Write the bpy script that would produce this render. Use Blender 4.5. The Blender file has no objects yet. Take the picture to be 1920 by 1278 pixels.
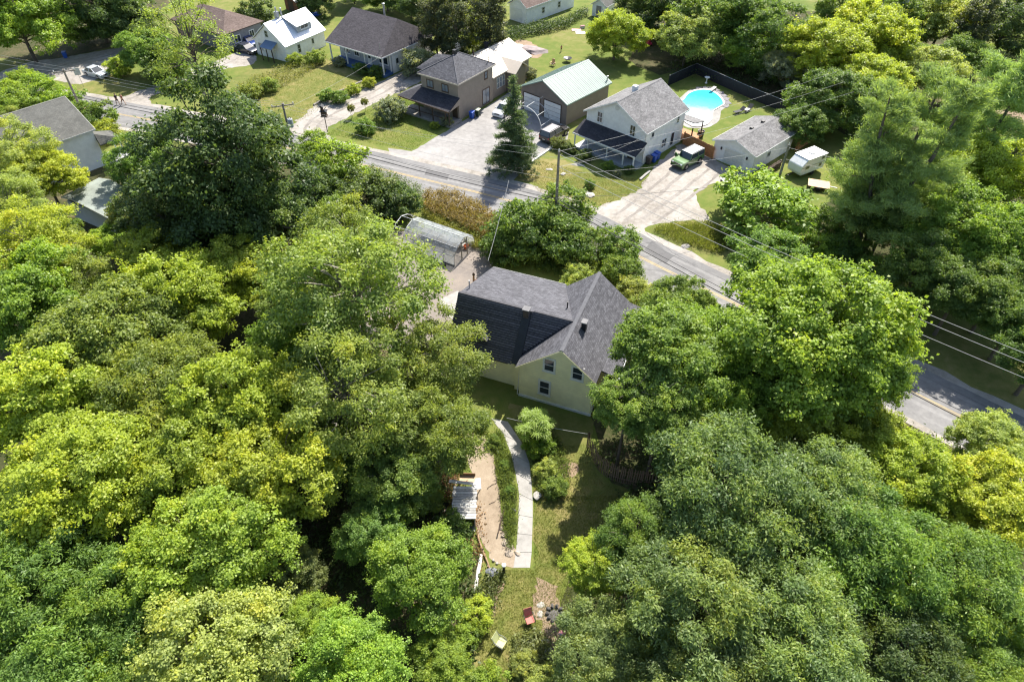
import bpy, bmesh, math, random
import numpy as np
from mathutils import Vector, Matrix

# ------------------------------------------------------------------ camera, sky, sun, exposure
SC = bpy.context.scene
COL = SC.collection
R_ = math.radians
CAM_H, CAM_F, CAM_P = 44.0, 1254.0, R_(43.3)
cam_d = bpy.data.cameras.new('camera')
cam_d.sensor_fit = 'HORIZONTAL'; cam_d.sensor_width = 36.0; cam_d.lens = CAM_F/1920*36
cam_d.clip_start = 0.5; cam_d.clip_end = 3000
cam = bpy.data.objects.new('camera', cam_d); COL.objects.link(cam)
cam.location = (0, 0, CAM_H); cam.rotation_euler = (R_(90)-CAM_P, 0, 0)
SC.camera = cam
SUN_DIR = Vector((0.39, 0.92, 0)).normalized()
SUN_EL = R_(49)
world = bpy.data.worlds.new('World'); SC.world = world; world.use_nodes = True
wn = world.node_tree.nodes; wn.clear()
sky = wn.new('ShaderNodeTexSky'); sky.sky_type = 'NISHITA'; sky.sun_disc = False
sky.sun_elevation = SUN_EL; sky.sun_rotation = math.atan2(SUN_DIR.x, SUN_DIR.y)
sky.air_density = 1.0; sky.dust_density = 1.5; sky.ozone_density = 1.0
bgn = wn.new('ShaderNodeBackground'); bgn.inputs['Strength'].default_value = 0.115
wo = wn.new('ShaderNodeOutputWorld')
world.node_tree.links.new(sky.outputs[0], bgn.inputs[0]); world.node_tree.links.new(bgn.outputs[0], wo.inputs[0])
sun_d = bpy.data.lights.new('sun', 'SUN'); sun_d.energy = 5.0; sun_d.angle = R_(0.5); sun_d.color = (1.0, 0.95, 0.86)
sun = bpy.data.objects.new('sun', sun_d); COL.objects.link(sun)
to_sun = Vector((SUN_DIR.x*math.cos(SUN_EL), SUN_DIR.y*math.cos(SUN_EL), math.sin(SUN_EL)))
sun.rotation_euler = to_sun.to_track_quat('Z', 'Y').to_euler(); sun.location = to_sun*200
SC.view_settings.view_transform = 'Standard'; SC.view_settings.look = 'None'
SC.view_settings.exposure = 1.1; SC.view_settings.gamma = 1.0; SC.view_settings.use_curve_mapping = False
SC.cycles.use_denoising = True; SC.cycles.filter_width = 1.25; SC.cycles.sample_clamp_indirect = 2.0; SC.cycles.adaptive_threshold = .005
SC.cycles.max_bounces = 7; SC.cycles.diffuse_bounces = 3; SC.cycles.glossy_bounces = 2
SC.cycles.transmission_bounces = 4; SC.cycles.transparent_max_bounces = 6
SC.cycles.caustics_reflective = False; SC.cycles.caustics_refractive = False

# ------------------------------------------------------------------ helpers
CP, SP = math.cos(CAM_P), math.sin(CAM_P)
def at(px, py, z=0.0):
    """the point of the place, at height z, where the photograph (1920 wide) shows this pixel"""
    u = (px-960)/CAM_F; v = (py-639)/CAM_F
    dy = CP - v*SP; dz = -SP - v*CP
    t = (z-CAM_H)/dz
    return Vector((u*t, dy*t, z))
def depth_of(p):
    return p.y*CP - (p.z-CAM_H)*SP

def tag(o, label=None, cat=None, group=None, kind=None):
    if label: o['label'] = label
    if cat: o['category'] = cat
    if group: o['group'] = group
    if kind: o['kind'] = kind
    return o
def thing(name, label, cat, loc=(0, 0, 0), rot=0.0, group=None):
    o = bpy.data.objects.new(name, None); COL.objects.link(o)
    o.empty_display_size = 0.3
    o.location = loc
    o.rotation_euler = rot if hasattr(rot, '__len__') else (0, 0, rot)
    return tag(o, label, cat, group)
def kids(o):
    return [c for c in bpy.data.objects if c.parent is o]
def copy_tree(o, parent=None):
    c = o.copy(); COL.objects.link(c)
    if parent is not None: c.parent = parent
    for ch in o.children: copy_tree(ch, c)
    return c

class MB:
    """collects solids and builds ONE mesh object"""
    def __init__(s): s.v = []; s.f = []; s.uv = {}; s.map = None
    def add(s, vs, fs, uvs=None):
        n = len(s.v)
        s.v += [tuple(p) for p in vs]
        for i, f in enumerate(fs):
            if uvs and uvs.get(i): s.uv[len(s.f)] = uvs[i]
            s.f.append(tuple(n+k for k in f))
        return s
    def bx(s, x0, x1, y0, y1, z0, z1):
        P = [(x0,y0,z0),(x1,y0,z0),(x1,y1,z0),(x0,y1,z0),(x0,y0,z1),(x1,y0,z1),(x1,y1,z1),(x0,y1,z1)]
        return s.add(P, [(0,3,2,1),(4,5,6,7),(0,1,5,4),(1,2,6,5),(2,3,7,6),(3,0,4,7)])
    def box(s, c, d, rz=0.0, m=None):
        M = m if m is not None else Matrix.Rotation(rz, 3, 'Z')
        P = []
        for sz in (-.5, .5):
            for sx, sy in ((-.5,-.5),(.5,-.5),(.5,.5),(-.5,.5)):
                q = M @ Vector((sx*d[0], sy*d[1], sz*d[2])); P.append((c[0]+q.x, c[1]+q.y, c[2]+q.z))
        return s.add(P, [(0,3,2,1),(4,5,6,7),(0,1,5,4),(1,2,6,5),(2,3,7,6),(3,0,4,7)])
    def ext(s, poly, vec, uv=False):
        """closed solid: polygon (3D) extruded along vec; uv in metres on the first cap (edge 0-1 is u)"""
        n = len(poly); P = [Vector(p) for p in poly]; Q = [p+Vector(vec) for p in P]
        fs = [tuple(range(n)), tuple(reversed(range(n, 2*n)))]
        for i in range(n): fs.append((i, (i+1) % n, n+(i+1) % n, n+i))
        uvs = None
        if uv:
            e = (P[1]-P[0]).normalized(); nn = e.cross(P[2]-P[0]).normalized(); w = nn.cross(e)
            uvs = {0: [((p-P[0]).dot(e), (p-P[0]).dot(w)) for p in P]}
        return s.add(P+Q, fs, uvs)
    def beam(s, a, b, w, h):
        a = Vector(a); b = Vector(b); d = b-a; L = d.length
        q = d.to_track_quat('X', 'Z').to_matrix()
        return s.box((a+b)/2, (L, w, h), m=q)
    def tube(s, pts, rad, n=6, cap=True):
        pts = [Vector(p) for p in pts]
        if not hasattr(rad, '__len__'): rad = [rad]*len(pts)
        V = []; ref = None
        for i, p in enumerate(pts):
            d = (pts[min(i+1, len(pts)-1)]-pts[max(i-1, 0)]).normalized()
            if ref is None: ref = Vector((1,0,0)) if abs(d.x) < .8 else Vector((0,1,0))
            x = (ref - d*ref.dot(d)).normalized(); y = d.cross(x); ref = x
            for k in range(n):
                a = 2*math.pi*k/n; V.append(p + (x*math.cos(a)+y*math.sin(a))*rad[i])
        F = []
        for i in range(len(pts)-1):
            for k in range(n):
                F.append((i*n+k, i*n+(k+1) % n, (i+1)*n+(k+1) % n, (i+1)*n+k))
        if cap: F += [tuple(reversed(range(n))), tuple((len(pts)-1)*n+k for k in range(n))]
        return s.add(V, F)
    def lathe(s, prof, c=(0,0,0), n=12, m=None):
        V = []; F = []
        for r, z in prof:
            for k in range(n):
                a = 2*math.pi*k/n; q = Vector((r*math.cos(a), r*math.sin(a), z))
                if m is not None: q = m @ q
                V.append(q+Vector(c))
        for i in range(len(prof)-1):
            for k in range(n):
                F.append((i*n+k, i*n+(k+1) % n, (i+1)*n+(k+1) % n, (i+1)*n+k))
        F += [tuple(reversed(range(n))), tuple((len(prof)-1)*n+k for k in range(n))]
        return s.add(V, F)
    def build(s, name, mat, parent=None, bevel=0, smooth=False):
        bm = bmesh.new(); vs = [bm.verts.new(p) for p in s.v]; uvl = bm.loops.layers.uv.new('UVMap') if s.uv else None
        for i, f in enumerate(s.f):
            try: fc = bm.faces.new([vs[k] for k in f])
            except ValueError: continue
            if smooth: fc.smooth = True
            if i in s.uv:
                for l, q in zip(fc.loops, s.uv[i]): l[uvl].uv = q
        bmesh.ops.recalc_face_normals(bm, faces=bm.faces)
        me = bpy.data.meshes.new(name); bm.to_mesh(me); bm.free()
        me.materials.append(mat)
        o = bpy.data.objects.new(name, me); COL.objects.link(o)
        if parent is not None: o.parent = parent
        if bevel:
            b = o.modifiers.new('bevel', 'BEVEL'); b.width = bevel; b.segments = 2; b.limit_method = 'ANGLE'
        return o

def rock_obj(name, c, d, mat, seed, parent=None, rz=0.0):
    bm = bmesh.new(); bmesh.ops.create_icosphere(bm, subdivisions=2, radius=.5)
    rr = random.Random(seed); off = [rr.uniform(0, 9) for _ in range(3)]
    for v in bm.verts:
        p = v.co.copy()
        k = 1+.22*math.sin(p.x*7+off[0])*math.cos(p.y*6+off[1])+.15*math.sin(p.z*9+off[2])+rr.uniform(-.06, .06)
        v.co = Vector((p.x*d[0]*k, p.y*d[1]*k, p.z*d[2]*k))
    me = bpy.data.meshes.new(name); bm.to_mesh(me); bm.free(); me.materials.append(mat)
    o = bpy.data.objects.new(name, me); COL.objects.link(o); o.location = c; o.rotation_euler = (0, 0, rz)
    if parent is not None: o.parent = parent
    return o

# ------------------------------------------------------------------ materials
def _new(name):
    m = bpy.data.materials.new(name); m.use_nodes = True
    nt = m.node_tree; nt.nodes.clear()
    out = nt.nodes.new('ShaderNodeOutputMaterial'); b = nt.nodes.new('ShaderNodeBsdfPrincipled')
    nt.links.new(b.outputs[0], out.inputs[0])
    return m, nt, b, out
def N(nt, typ, ins=None, **kw):
    n = nt.nodes.new(typ)
    for k, v in kw.items(): setattr(n, k, v)
    for k, v in (ins or {}).items():
        if isinstance(v, bpy.types.NodeSocket): nt.links.new(v, n.inputs[k])
        else: n.inputs[k].default_value = v
    return n
def c4(c): return (c[0], c[1], c[2], 1)
def noise(nt, vec, scale, detail=4, rough=.6, dist=0.0):
    return N(nt, 'ShaderNodeTexNoise', {'Vector': vec, 'Scale': scale, 'Detail': detail, 'Roughness': rough, 'Distortion': dist})
def ramp(nt, fac, stops):
    r = nt.nodes.new('ShaderNodeValToRGB'); nt.links.new(fac, r.inputs[0])
    els = r.color_ramp.elements
    while len(els) < len(stops): els.new(.5)
    for e, (p, c) in zip(els, stops): e.position = p; e.color = c4(c) if hasattr(c, '__len__') else (c, c, c, 1)
    return r
def mix(nt, fac, a, b, typ='MIX'):
    n = nt.nodes.new('ShaderNodeMix'); n.data_type = 'RGBA'; n.blend_type = typ
    for k, v in ((0, fac), (6, a), (7, b)):
        if isinstance(v, bpy.types.NodeSocket): nt.links.new(v, n.inputs[k])
        else: n.inputs[k].default_value = c4(v) if hasattr(v, '__len__') else v
    return n.outputs[2]
def bump(nt, b, h, strength, dist):
    n = N(nt, 'ShaderNodeBump', {'Height': h, 'Strength': strength, 'Distance': dist})
    nt.links.new(n.outputs[0], b.inputs['Normal'])
MATS = {}
def pm(name, col, rough=.7, var=.18, scale=2.0, fine=25.0, bmp=0.0, metal=0.0, spec=.4, coat=0.0):
    """painted / plain surface with uneven tone, dirt specks and optional fine relief"""
    if name in MATS: return MATS[name]
    m, nt, b, out = _new(name)
    tc = N(nt, 'ShaderNodeTexCoord')
    n1 = noise(nt, tc.outputs['Object'], scale, 5, .65); n2 = noise(nt, tc.outputs['Object'], fine, 3, .6)
    lo = tuple(c*(1-var) for c in col); hi = tuple(min(1, c*(1+var)) for c in col)
    r1 = ramp(nt, n1.outputs['Fac'], [(.3, lo), (.7, hi)])
    r2 = ramp(nt, n2.outputs['Fac'], [(.3, 1-var*.7), (.65, 1.0)])
    nt.links.new(mix(nt, 1.0, r1.outputs[0], r2.outputs[0], 'MULTIPLY'), b.inputs['Base Color'])
    b.inputs['Roughness'].default_value = rough; b.inputs['Metallic'].default_value = metal
    b.inputs['Specular IOR Level'].default_value = spec; b.inputs['Coat Weight'].default_value = coat
    if bmp: bump(nt, b, n2.outputs['Fac'], .5, bmp)
    MATS[name] = m; return m
def ground_mat(name, stops, s1=.12, s2=1.1, s3=14.0, bmp=.03, rough=.95, speck=.25):
    m, nt, b, out = _new(name)
    tc = N(nt, 'ShaderNodeTexCoord'); v = tc.outputs['Object']
    a = noise(nt, v, s1, 4, .6, .4); c = noise(nt, v, s2, 5, .65, .2); d = noise(nt, v, s3, 3, .7)
    f = N(nt, 'ShaderNodeMath', {0: a.outputs['Fac'], 1: .55}, operation='MULTIPLY')
    f2 = N(nt, 'ShaderNodeMath', {0: c.outputs['Fac'], 1: .45, 2: f.outputs[0]}, operation='MULTIPLY_ADD')
    r = ramp(nt, f2.outputs[0], stops)
    sp = ramp(nt, d.outputs['Fac'], [(.3, 1-speck), (.5, 1.0), (.72, 1+speck)])
    nt.links.new(mix(nt, 1.0, r.outputs[0], sp.outputs[0], 'MULTIPLY'), b.inputs['Base Color'])
    b.inputs['Roughness'].default_value = rough; b.inputs['Specular IOR Level'].default_value = .15
    bump(nt, b, d.outputs['Fac'], .6, bmp)
    MATS[name] = m; return m
def shingle_mat(name, c1, c2, mortar, w=.34, h=.15, stain=.25):
    m, nt, b, out = _new(name)
    tc = N(nt, 'ShaderNodeTexCoord')
    br = N(nt, 'ShaderNodeTexBrick', {'Vector': tc.outputs['UV'], 'Color1': c4(c1), 'Color2': c4(c2), 'Mortar': c4(mortar), 'Scale': 1.0,
        'Mortar Size': .012, 'Mortar Smooth': .3, 'Bias': 0.0, 'Brick Width': w, 'Row Height': h}, offset=.37, squash=1.0)
    n = noise(nt, tc.outputs['Object'], .8, 5, .7); n2 = noise(nt, tc.outputs['Object'], 9, 3, .7)
    r = ramp(nt, n.outputs['Fac'], [(.3, 1-stain), (.68, 1+stain*.5)]); r2 = ramp(nt, n2.outputs['Fac'], [(.3, .8), (.7, 1.18)])
    x = mix(nt, 1.0, br.outputs['Color'], r.outputs[0], 'MULTIPLY')
    nt.links.new(mix(nt, 1.0, x, r2.outputs[0], 'MULTIPLY'), b.inputs['Base Color'])
    b.inputs['Roughness'].default_value = .9; b.inputs['Specular IOR Level'].default_value = .2
    bump(nt, b, br.outputs['Fac'], .6, -.012)
    MATS[name] = m; return m
def siding_mat(name, col, pitch=.12, axis='Z', dirt=.12):
    m, nt, b, out = _new(name)
    tc = N(nt, 'ShaderNodeTexCoord'); sx = N(nt, 'ShaderNodeSeparateXYZ', {0: tc.outputs['Object']})
    src = sx.outputs[axis]
    d = N(nt, 'ShaderNodeMath', {0: src, 1: 1/pitch}, operation='MULTIPLY'); f = N(nt, 'ShaderNodeMath', {0: d.outputs[0]}, operation='FRACT')
    line = ramp(nt, f.outputs[0], [(0, .86), (.15, 1.0), (1, .98)])
    n = noise(nt, tc.outputs['Object'], 1.2, 5, .7)
    r = ramp(nt, n.outputs['Fac'], [(.3, tuple(c*(1-dirt) for c in col)), (.7, tuple(min(1, c*(1+dirt*.6)) for c in col))])
    nt.links.new(mix(nt, 1.0, r.outputs[0], line.outputs[0], 'MULTIPLY'), b.inputs['Base Color'])
    b.inputs['Roughness'].default_value = .6; b.inputs['Specular IOR Level'].default_value = .35
    bump(nt, b, f.outputs[0], .35, .004)
    MATS[name] = m; return m
def leaf_mat(name, trans=.46, rough=.47, spec=.32, tip=(1.14, 1.1, .76)):
    """leaves: base colour from the object, each leaf its own tone, partly see-through to light"""
    m, nt, b, out = _new(name)
    oi = N(nt, 'ShaderNodeObjectInfo'); at_ = N(nt, 'ShaderNodeAttribute', attribute_name='tint')
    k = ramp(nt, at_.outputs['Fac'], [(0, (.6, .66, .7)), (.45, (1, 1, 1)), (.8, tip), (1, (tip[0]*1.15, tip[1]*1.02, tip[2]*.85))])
    col = mix(nt, 1.0, oi.outputs['Color'], k.outputs[0], 'MULTIPLY')
    nt.links.new(col, b.inputs['Base Color'])
    b.inputs['Roughness'].default_value = rough; b.inputs['Specular IOR Level'].default_value = spec
    tcol = mix(nt, 1.0, col, (1.3, 1.3, .6), 'MULTIPLY')
    t = N(nt, 'ShaderNodeBsdfTranslucent', {'Color': tcol})
    ms = N(nt, 'ShaderNodeMixShader', {0: trans, 1: b.outputs[0], 2: t.outputs[0]})
    nt.links.new(ms.outputs[0], out.inputs[0])
    MATS[name] = m; return m
def glass_mat(name, col=(.03, .04, .05), rough=.06):
    m, nt, b, out = _new(name)
    b.inputs['Base Color'].default_value = c4(col); b.inputs['Roughness'].default_value = rough
    b.inputs['Specular IOR Level'].default_value = .7
    MATS[name] = m; return m

LAWN = ground_mat('lawn_grass', [(.30, (.085, .115, .025)), (.43, (.125, .145, .035)), (.52, (.175, .17, .052)), (.6, (.235, .2, .08)), (.7, (.29, .24, .12))], .1, .9, 22, .04)
BACKLAWN = ground_mat('mown_grass', [(.3, (.08, .12, .02)), (.45, (.115, .15, .03)), (.56, (.16, .17, .045)), (.68, (.23, .2, .085))], .09, .7, 15, .04)
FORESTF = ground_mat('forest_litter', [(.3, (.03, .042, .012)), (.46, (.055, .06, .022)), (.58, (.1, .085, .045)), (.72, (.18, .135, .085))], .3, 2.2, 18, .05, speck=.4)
ASPH = ground_mat('worn_asphalt', [(.36, (.14, .137, .136)), (.5, (.185, .18, .178)), (.64, (.235, .228, .222))], .15, 1.6, 60, .006, .85, .14)
PADASPH = ground_mat('pale_driveway_asphalt', [(.36, (.2, .19, .182)), (.5, (.275, .262, .25)), (.64, (.345, .33, .315))], .12, 1.2, 50, .006, .85, .12)
GRAVEL = ground_mat('pale_gravel', [(.36, (.22, .197, .168)), (.5, (.32, .292, .26)), (.64, (.39, .362, .33))], .2, 1.8, 26, .03, .95, .22)
YARD = ground_mat('dusty_yard', [(.3, (.16, .14, .13)), (.5, (.215, .187, .165)), (.7, (.28, .235, .195))], .22, 1.4, 24, .02, .95, .2)
TANPATH = ground_mat('tan_wood_chip', [(.3, (.22, .17, .12)), (.5, (.3, .24, .175)), (.7, (.37, .305, .23))], .3, 2.5, 30, .03, .95, .22)
CONC = ground_mat('poured_concrete', [(.32, (.22, .21, .195)), (.5, (.32, .305, .285)), (.68, (.4, .385, .36))], .4, 2.0, 30, .008, .85, .14)
DIRT = ground_mat('bare_dirt', [(.3, (.2, .14, .095)), (.5, (.28, .205, .14)), (.7, (.35, .265, .19))], .3, 2.0, 20, .03, .95, .25)
YELLOWP = pm('road_yellow_paint', (.42, .3, .11), .7, .25, 1.5, 30)
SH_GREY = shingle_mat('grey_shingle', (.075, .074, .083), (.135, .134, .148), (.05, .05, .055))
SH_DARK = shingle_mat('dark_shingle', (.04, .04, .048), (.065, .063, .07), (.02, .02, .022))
SH_BUNG = shingle_mat('charcoal_shingle', (.062, .056, .062), (.095, .086, .092), (.04, .036, .04), .3, .14)
SH_BROWN = shingle_mat('slate_grey_shingle', (.07, .07, .079), (.13, .13, .142), (.045, .045, .05), .3, .15)
SH_PALE = shingle_mat('weathered_shingle', (.155, .15, .15), (.26, .252, .25), (.115, .112, .112), .3, .15, .35)
SH_OLIVE = shingle_mat('olive_grey_shingle', (.11, .11, .1), (.145, .142, .128), (.085, .085, .078), .3, .15)
SH_RUST = shingle_mat('brown_shingle', (.14, .1, .085), (.2, .15, .13), (.09, .07, .06), .3, .15)
YELSID = siding_mat('cream_yellow_siding', (.82, .75, .45), .2)
WHTSID = siding_mat('white_siding', (.84, .83, .81), .12)
TAUPE = siding_mat('taupe_siding', (.30, .245, .195), .13)
TAUPED = siding_mat('brown_grey_siding', (.20, .165, .14), .13)
GREYSID = siding_mat('grey_blue_siding', (.4, .42, .44), .12)
DKWOOD = pm('dark_brown_wood', (.07, .045, .03), .8, .3, 3, 30)
WHITE = pm('white_paint', (.74, .74, .72), .5, .06, 1.5, 20)
OFFW = pm('greyish_white_trim', (.66, .65, .6), .55, .1, 2, 20)
BLACK = pm('black_metal', (.02, .02, .022), .45, .2, 3, 20)
GREYM = pm('galvanised_metal', (.42, .43, .44), .4, .15, 3, 20, metal=.6)
GREYW = pm('weathered_grey_wood', (.3, .27, .235), .85, .3, 2.5, 18, .004)
POLEW = pm('grey_pole_wood', (.235, .205, .17), .9, .25, 2, 14, .004)
BARK = pm('tree_bark', (.13, .105, .085), .95, .35, 3, 12, .02)
BARKP = pm('pale_bark', (.28, .25, .21), .95, .35, 3, 12, .02)
TIN = pm('white_tin_roofing', (.72, .75, .8), .38, .1, .8, 12, metal=.15)
CREAMT = pm('cream_tin_roofing', (.6, .52, .42), .5, .06, .8, 12)
GREENT = pm('sage_green_tin_roofing', (.19, .265, .225), .5, .1, .8, 12)
BLUEP = pm('blue_plastic', (.025, .09, .42), .4, .12, 4, 20)
CEDARW = pm('orange_cedar_boards', (.42, .2, .085), .75, .25, 3, 22, .004)
BLACKF = pm('black_mesh_fabric', (.012, .014, .02), .7, .2, 3, 20)
CAP_GREY = pm('grey_ridge_shingle', (.11, .11, .12), .9, .2, 2, 20)
CAP_SLATE = pm('slate_ridge_shingle', (.105, .105, .115), .9, .2, 2, 20)
CAP_PALE = pm('pale_ridge_shingle', (.19, .185, .185), .9, .2, 2, 20)
CAP_DARK = pm('dark_ridge_shingle', (.06, .058, .064), .95, .3, 3, 20)
GLASS = glass_mat('window_glass')
GLASSB = glass_mat('pale_window_glass', (.2, .23, .26), .1)
CURT = pm('pale_curtain', (.55, .56, .54), .8, .2, 5, 20)
BROWNTR = pm('brown_trim', (.11, .065, .045), .6, .2, 3, 20)
LEAF = leaf_mat('broad_leaves')
NEEDLE = leaf_mat('needles', .4, .55, .25, (1.18, 1.12, .8))
STONE = pm('fieldstone', (.42, .39, .35), .9, .3, 4, 20, .02)
TYRE = pm('tyre_rubber', (.018, .018, .018), .85, .2, 5, 30)
RIM = pm('wheel_rim_metal', (.35, .35, .36), .35, .15, 5, 30, metal=.7)
LAMPG = glass_mat('headlamp_glass', (.6, .62, .64), .1)
LAMPR = glass_mat('tail_lamp_glass', (.35, .02, .02), .15)
# ------------------------------------------------------------------ the setting: ground, roads, yards
def smooth_poly(P, step=.7, jit=.12, seed=0, closed=True, curve=True):
    rr = random.Random(seed); out = []; n = len(P)
    for i in range(n if closed else n-1):
        p0, p1, p2, p3 = P[(i-1) % n], P[i], P[(i+1) % n], P[(i+2) % n]
        L = (p2-p1).length; k = max(1, int(L/step))
        for j in range(k):
            t = j/k
            if curve:
                q = .5*((2*p1)+(p2-p0)*t+(2*p0-5*p1+4*p2-p3)*t*t+(3*p1-p0-3*p2+p3)*t**3)*.6 + (p1+(p2-p1)*t)*.4
            else: q = p1+(p2-p1)*t
            out.append(Vector((q.x+rr.gauss(0, jit), q.y+rr.gauss(0, jit), 0)))
    return out
def sheet(name, pts, mat, z, step=.7, jit=.12, seed=1, curve=True, kind='structure', world=False):
    P = pts if world else [at(*p) for p in pts]
    Q = smooth_poly(P, step, jit, seed, True, curve)
    bm = bmesh.new(); f = bm.faces.new([bm.verts.new((q.x, q.y, z)) for q in Q])
    bmesh.ops.recalc_face_normals(bm, faces=bm.faces); f.normal_update()
    if f.normal.z < 0: f.normal_flip()
    bmesh.ops.triangulate(bm, faces=bm.faces)
    me = bpy.data.meshes.new(name); bm.to_mesh(me); bm.free(); me.materials.append(mat)
    o = bpy.data.objects.new(name, me); COL.objects.link(o); return tag(o, kind=kind)
def V2(*a): return [Vector((x, y, 0)) for x, y in a]

sheet('ground', V2((-600,-250),(600,-250),(600,900),(-600,900)), BACKLAWN, 0, 1e9, 0, curve=False, world=True)
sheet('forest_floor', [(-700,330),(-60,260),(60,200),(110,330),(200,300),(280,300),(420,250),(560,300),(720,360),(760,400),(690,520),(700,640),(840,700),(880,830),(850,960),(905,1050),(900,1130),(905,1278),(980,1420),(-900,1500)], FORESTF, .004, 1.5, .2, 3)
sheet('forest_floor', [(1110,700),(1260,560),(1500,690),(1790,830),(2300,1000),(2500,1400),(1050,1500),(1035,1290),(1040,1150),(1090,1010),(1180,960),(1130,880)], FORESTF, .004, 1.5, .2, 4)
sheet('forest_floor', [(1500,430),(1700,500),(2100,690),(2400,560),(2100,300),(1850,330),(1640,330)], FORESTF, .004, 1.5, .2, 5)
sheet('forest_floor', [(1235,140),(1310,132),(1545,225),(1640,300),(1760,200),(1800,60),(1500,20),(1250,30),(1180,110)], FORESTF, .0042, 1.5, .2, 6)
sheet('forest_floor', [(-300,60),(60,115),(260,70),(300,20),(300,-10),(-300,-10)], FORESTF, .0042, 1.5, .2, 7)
sheet('front_lawn', [(955,760),(1110,790),(1105,850),(1130,900),(1190,930),(1120,1000),(1050,1100),(1060,1180),(1075,1300),(890,1300),(900,1180),(905,1110),(930,1060),(1000,1060),(1003,900),(985,830)], LAWN, .008, .6, .12, 8)
sheet('dry_lawn', [(1010,345),(960,335),(1000,300),(1060,300),(1120,330),(1185,345),(1215,330),(1195,360),(1130,388),(1060,385)], LAWN, .008, .6, .12, 9)
sheet('dry_lawn', [(400,175),(470,130),(590,120),(610,110),(690,150),(640,185),(560,225),(520,250),(440,225)], LAWN, .008, .6, .12, 10)
sheet('dry_lawn', [(120,165),(200,145),(235,140),(262,160),(235,182),(165,184)], LAWN, .008, .6, .12, 11)
sheet('dry_lawn', [(175,258),(260,245),(290,270),(240,300),(190,290)], LAWN, .008, .6, .12, 12)
sheet('dry_lawn', [(1840,120),(1990,110),(2050,200),(1900,190)], LAWN, .008, .6, .12, 13)
sheet('verge', [(1215,430),(1255,418),(1325,412),(1420,425),(1480,470),(1500,500),(1440,520),(1360,485),(1290,468)], LAWN, .008, .6, .12, 14)
sheet('verge', [(1650,560),(1760,590),(2050,720),(2050,800),(1930,770),(1730,680)], LAWN, .008, .8, .12, 15)
# driveways and yards
sheet('driveway', [(728,278),(772,284),(835,247),(868,227),(905,205),(960,170),(1000,195),(1068,240),(1064,262),(1030,282),(990,312),(962,338),(1010,350),(1000,385),(860,345),(735,310)], PADASPH, .012, .6, .06, 16, False)
sheet('gravel_lane', [(540,285),(548,262),(540,243),(600,193),(680,168),(745,138),(790,122),(832,92),(852,88),(862,100),(800,148),(700,195),(625,234),(611,250),(640,268),(720,300),(600,300)], GRAVEL, .012, .6, .15, 17)
sheet('gravel_driveway', [(1120,400),(1132,384),(1195,357),(1228,312),(1275,271),(1312,268),(1347,302),(1400,330),(1358,338),(1303,357),(1310,383),(1328,412),(1255,415),(1215,424),(1208,440),(1170,420)], GRAVEL, .012, .6, .15, 18)
sheet('concrete_apron', [(-40,170),(0,135),(60,116),(120,108),(180,97),(255,84),(310,70),(335,82),(245,97),(217,118),(196,142),(150,158),(100,150),(72,142),(40,190)], GRAVEL, .012, .6, .12, 19)
sheet('gravel_lane', [(140,195),(172,184),(235,180),(262,170),(330,150),(390,122),(445,98),(478,100),(478,120),(420,130),(345,155),(285,180),(280,205),(240,215),(190,212)], GRAVEL, .012, .6, .15, 20)
sheet('dirt_yard', [(620,455),(700,430),(800,440),(884,452),(912,462),(928,486),(905,545),(880,600),(790,660),(690,640),(640,560)], YARD, .012, .6, .12, 21)
sheet('concrete_pad', [(826,560),(858,545),(905,560),(900,590),(850,600),(825,580)], CONC, .016, .6, .03, 22, False)
sheet('bare_dirt', [(1480,465),(1530,475),(1610,500),(1600,530),(1530,515),(1480,500)], DIRT, .012, .6, .2, 23)
sheet('bare_dirt', [(1840,215),(1990,190),(2020,225),(1860,240)], DIRT, .012, .6, .2, 24)
sheet('bare_dirt', [(1010,1085),(1040,1100),(1050,1150),(1062,1220),(1075,1278),(1030,1278),(1012,1210),(1015,1165),(1000,1150)], DIRT, .012, .35, .1, 25)
sheet('bare_dirt', [(905,1125),(922,1085),(945,1092),(930,1125),(925,1150)], DIRT, .012, .35, .08, 26)
sheet('bare_dirt', [(1045,870),(1082,868),(1080,890),(1052,893)], DIRT, .012, .35, .06, 27)
sheet('bare_dirt', [(958,85),(975,75),(1000,82),(1015,95),(1012,108),(990,108),(968,96)], DIRT, .012, .6, .15, 28)
# the road with its double yellow line and cracks
CL = [at(*p) for p in [(-500,105),(-250,138),(-100,158),(0,176),(100,193),(192,209),(245,218),(400,247),(560,282),(720,318),(797,337),(985,384),(1100,430),(1195,480),(1285,524),(1450,604),(1600,680),(1790,775),(2000,882),(2400,1100)]]
def dense(P, step=2.0):
    out = []
    for i in range(len(P)-1):
        p0 = P[max(i-1, 0)]; p1 = P[i]; p2 = P[i+1]; p3 = P[min(i+2, len(P)-1)]
        k = max(1, int((p2-p1).length/step))
        for j in range(k):
            t = j/k
            out.append(.5*((2*p1)+(p2-p0)*t+(2*p0-5*p1+4*p2-p3)*t*t+(3*p1-p0-3*p2+p3)*t**3))
    return out+[P[-1]]
CLd = dense(CL)
for _ in range(6):
    CLd = [CLd[0]]+[(CLd[i-1]+CLd[i]*2+CLd[i+1])/4 for i in range(1, len(CLd)-1)]+[CLd[-1]]
def offs(P, o):
    out = []
    for i, p in enumerate(P):
        d = (P[min(i+1, len(P)-1)]-P[max(i-1, 0)]).normalized(); out.append(p+Vector((-d.y, d.x, 0))*o)
    return out
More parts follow.
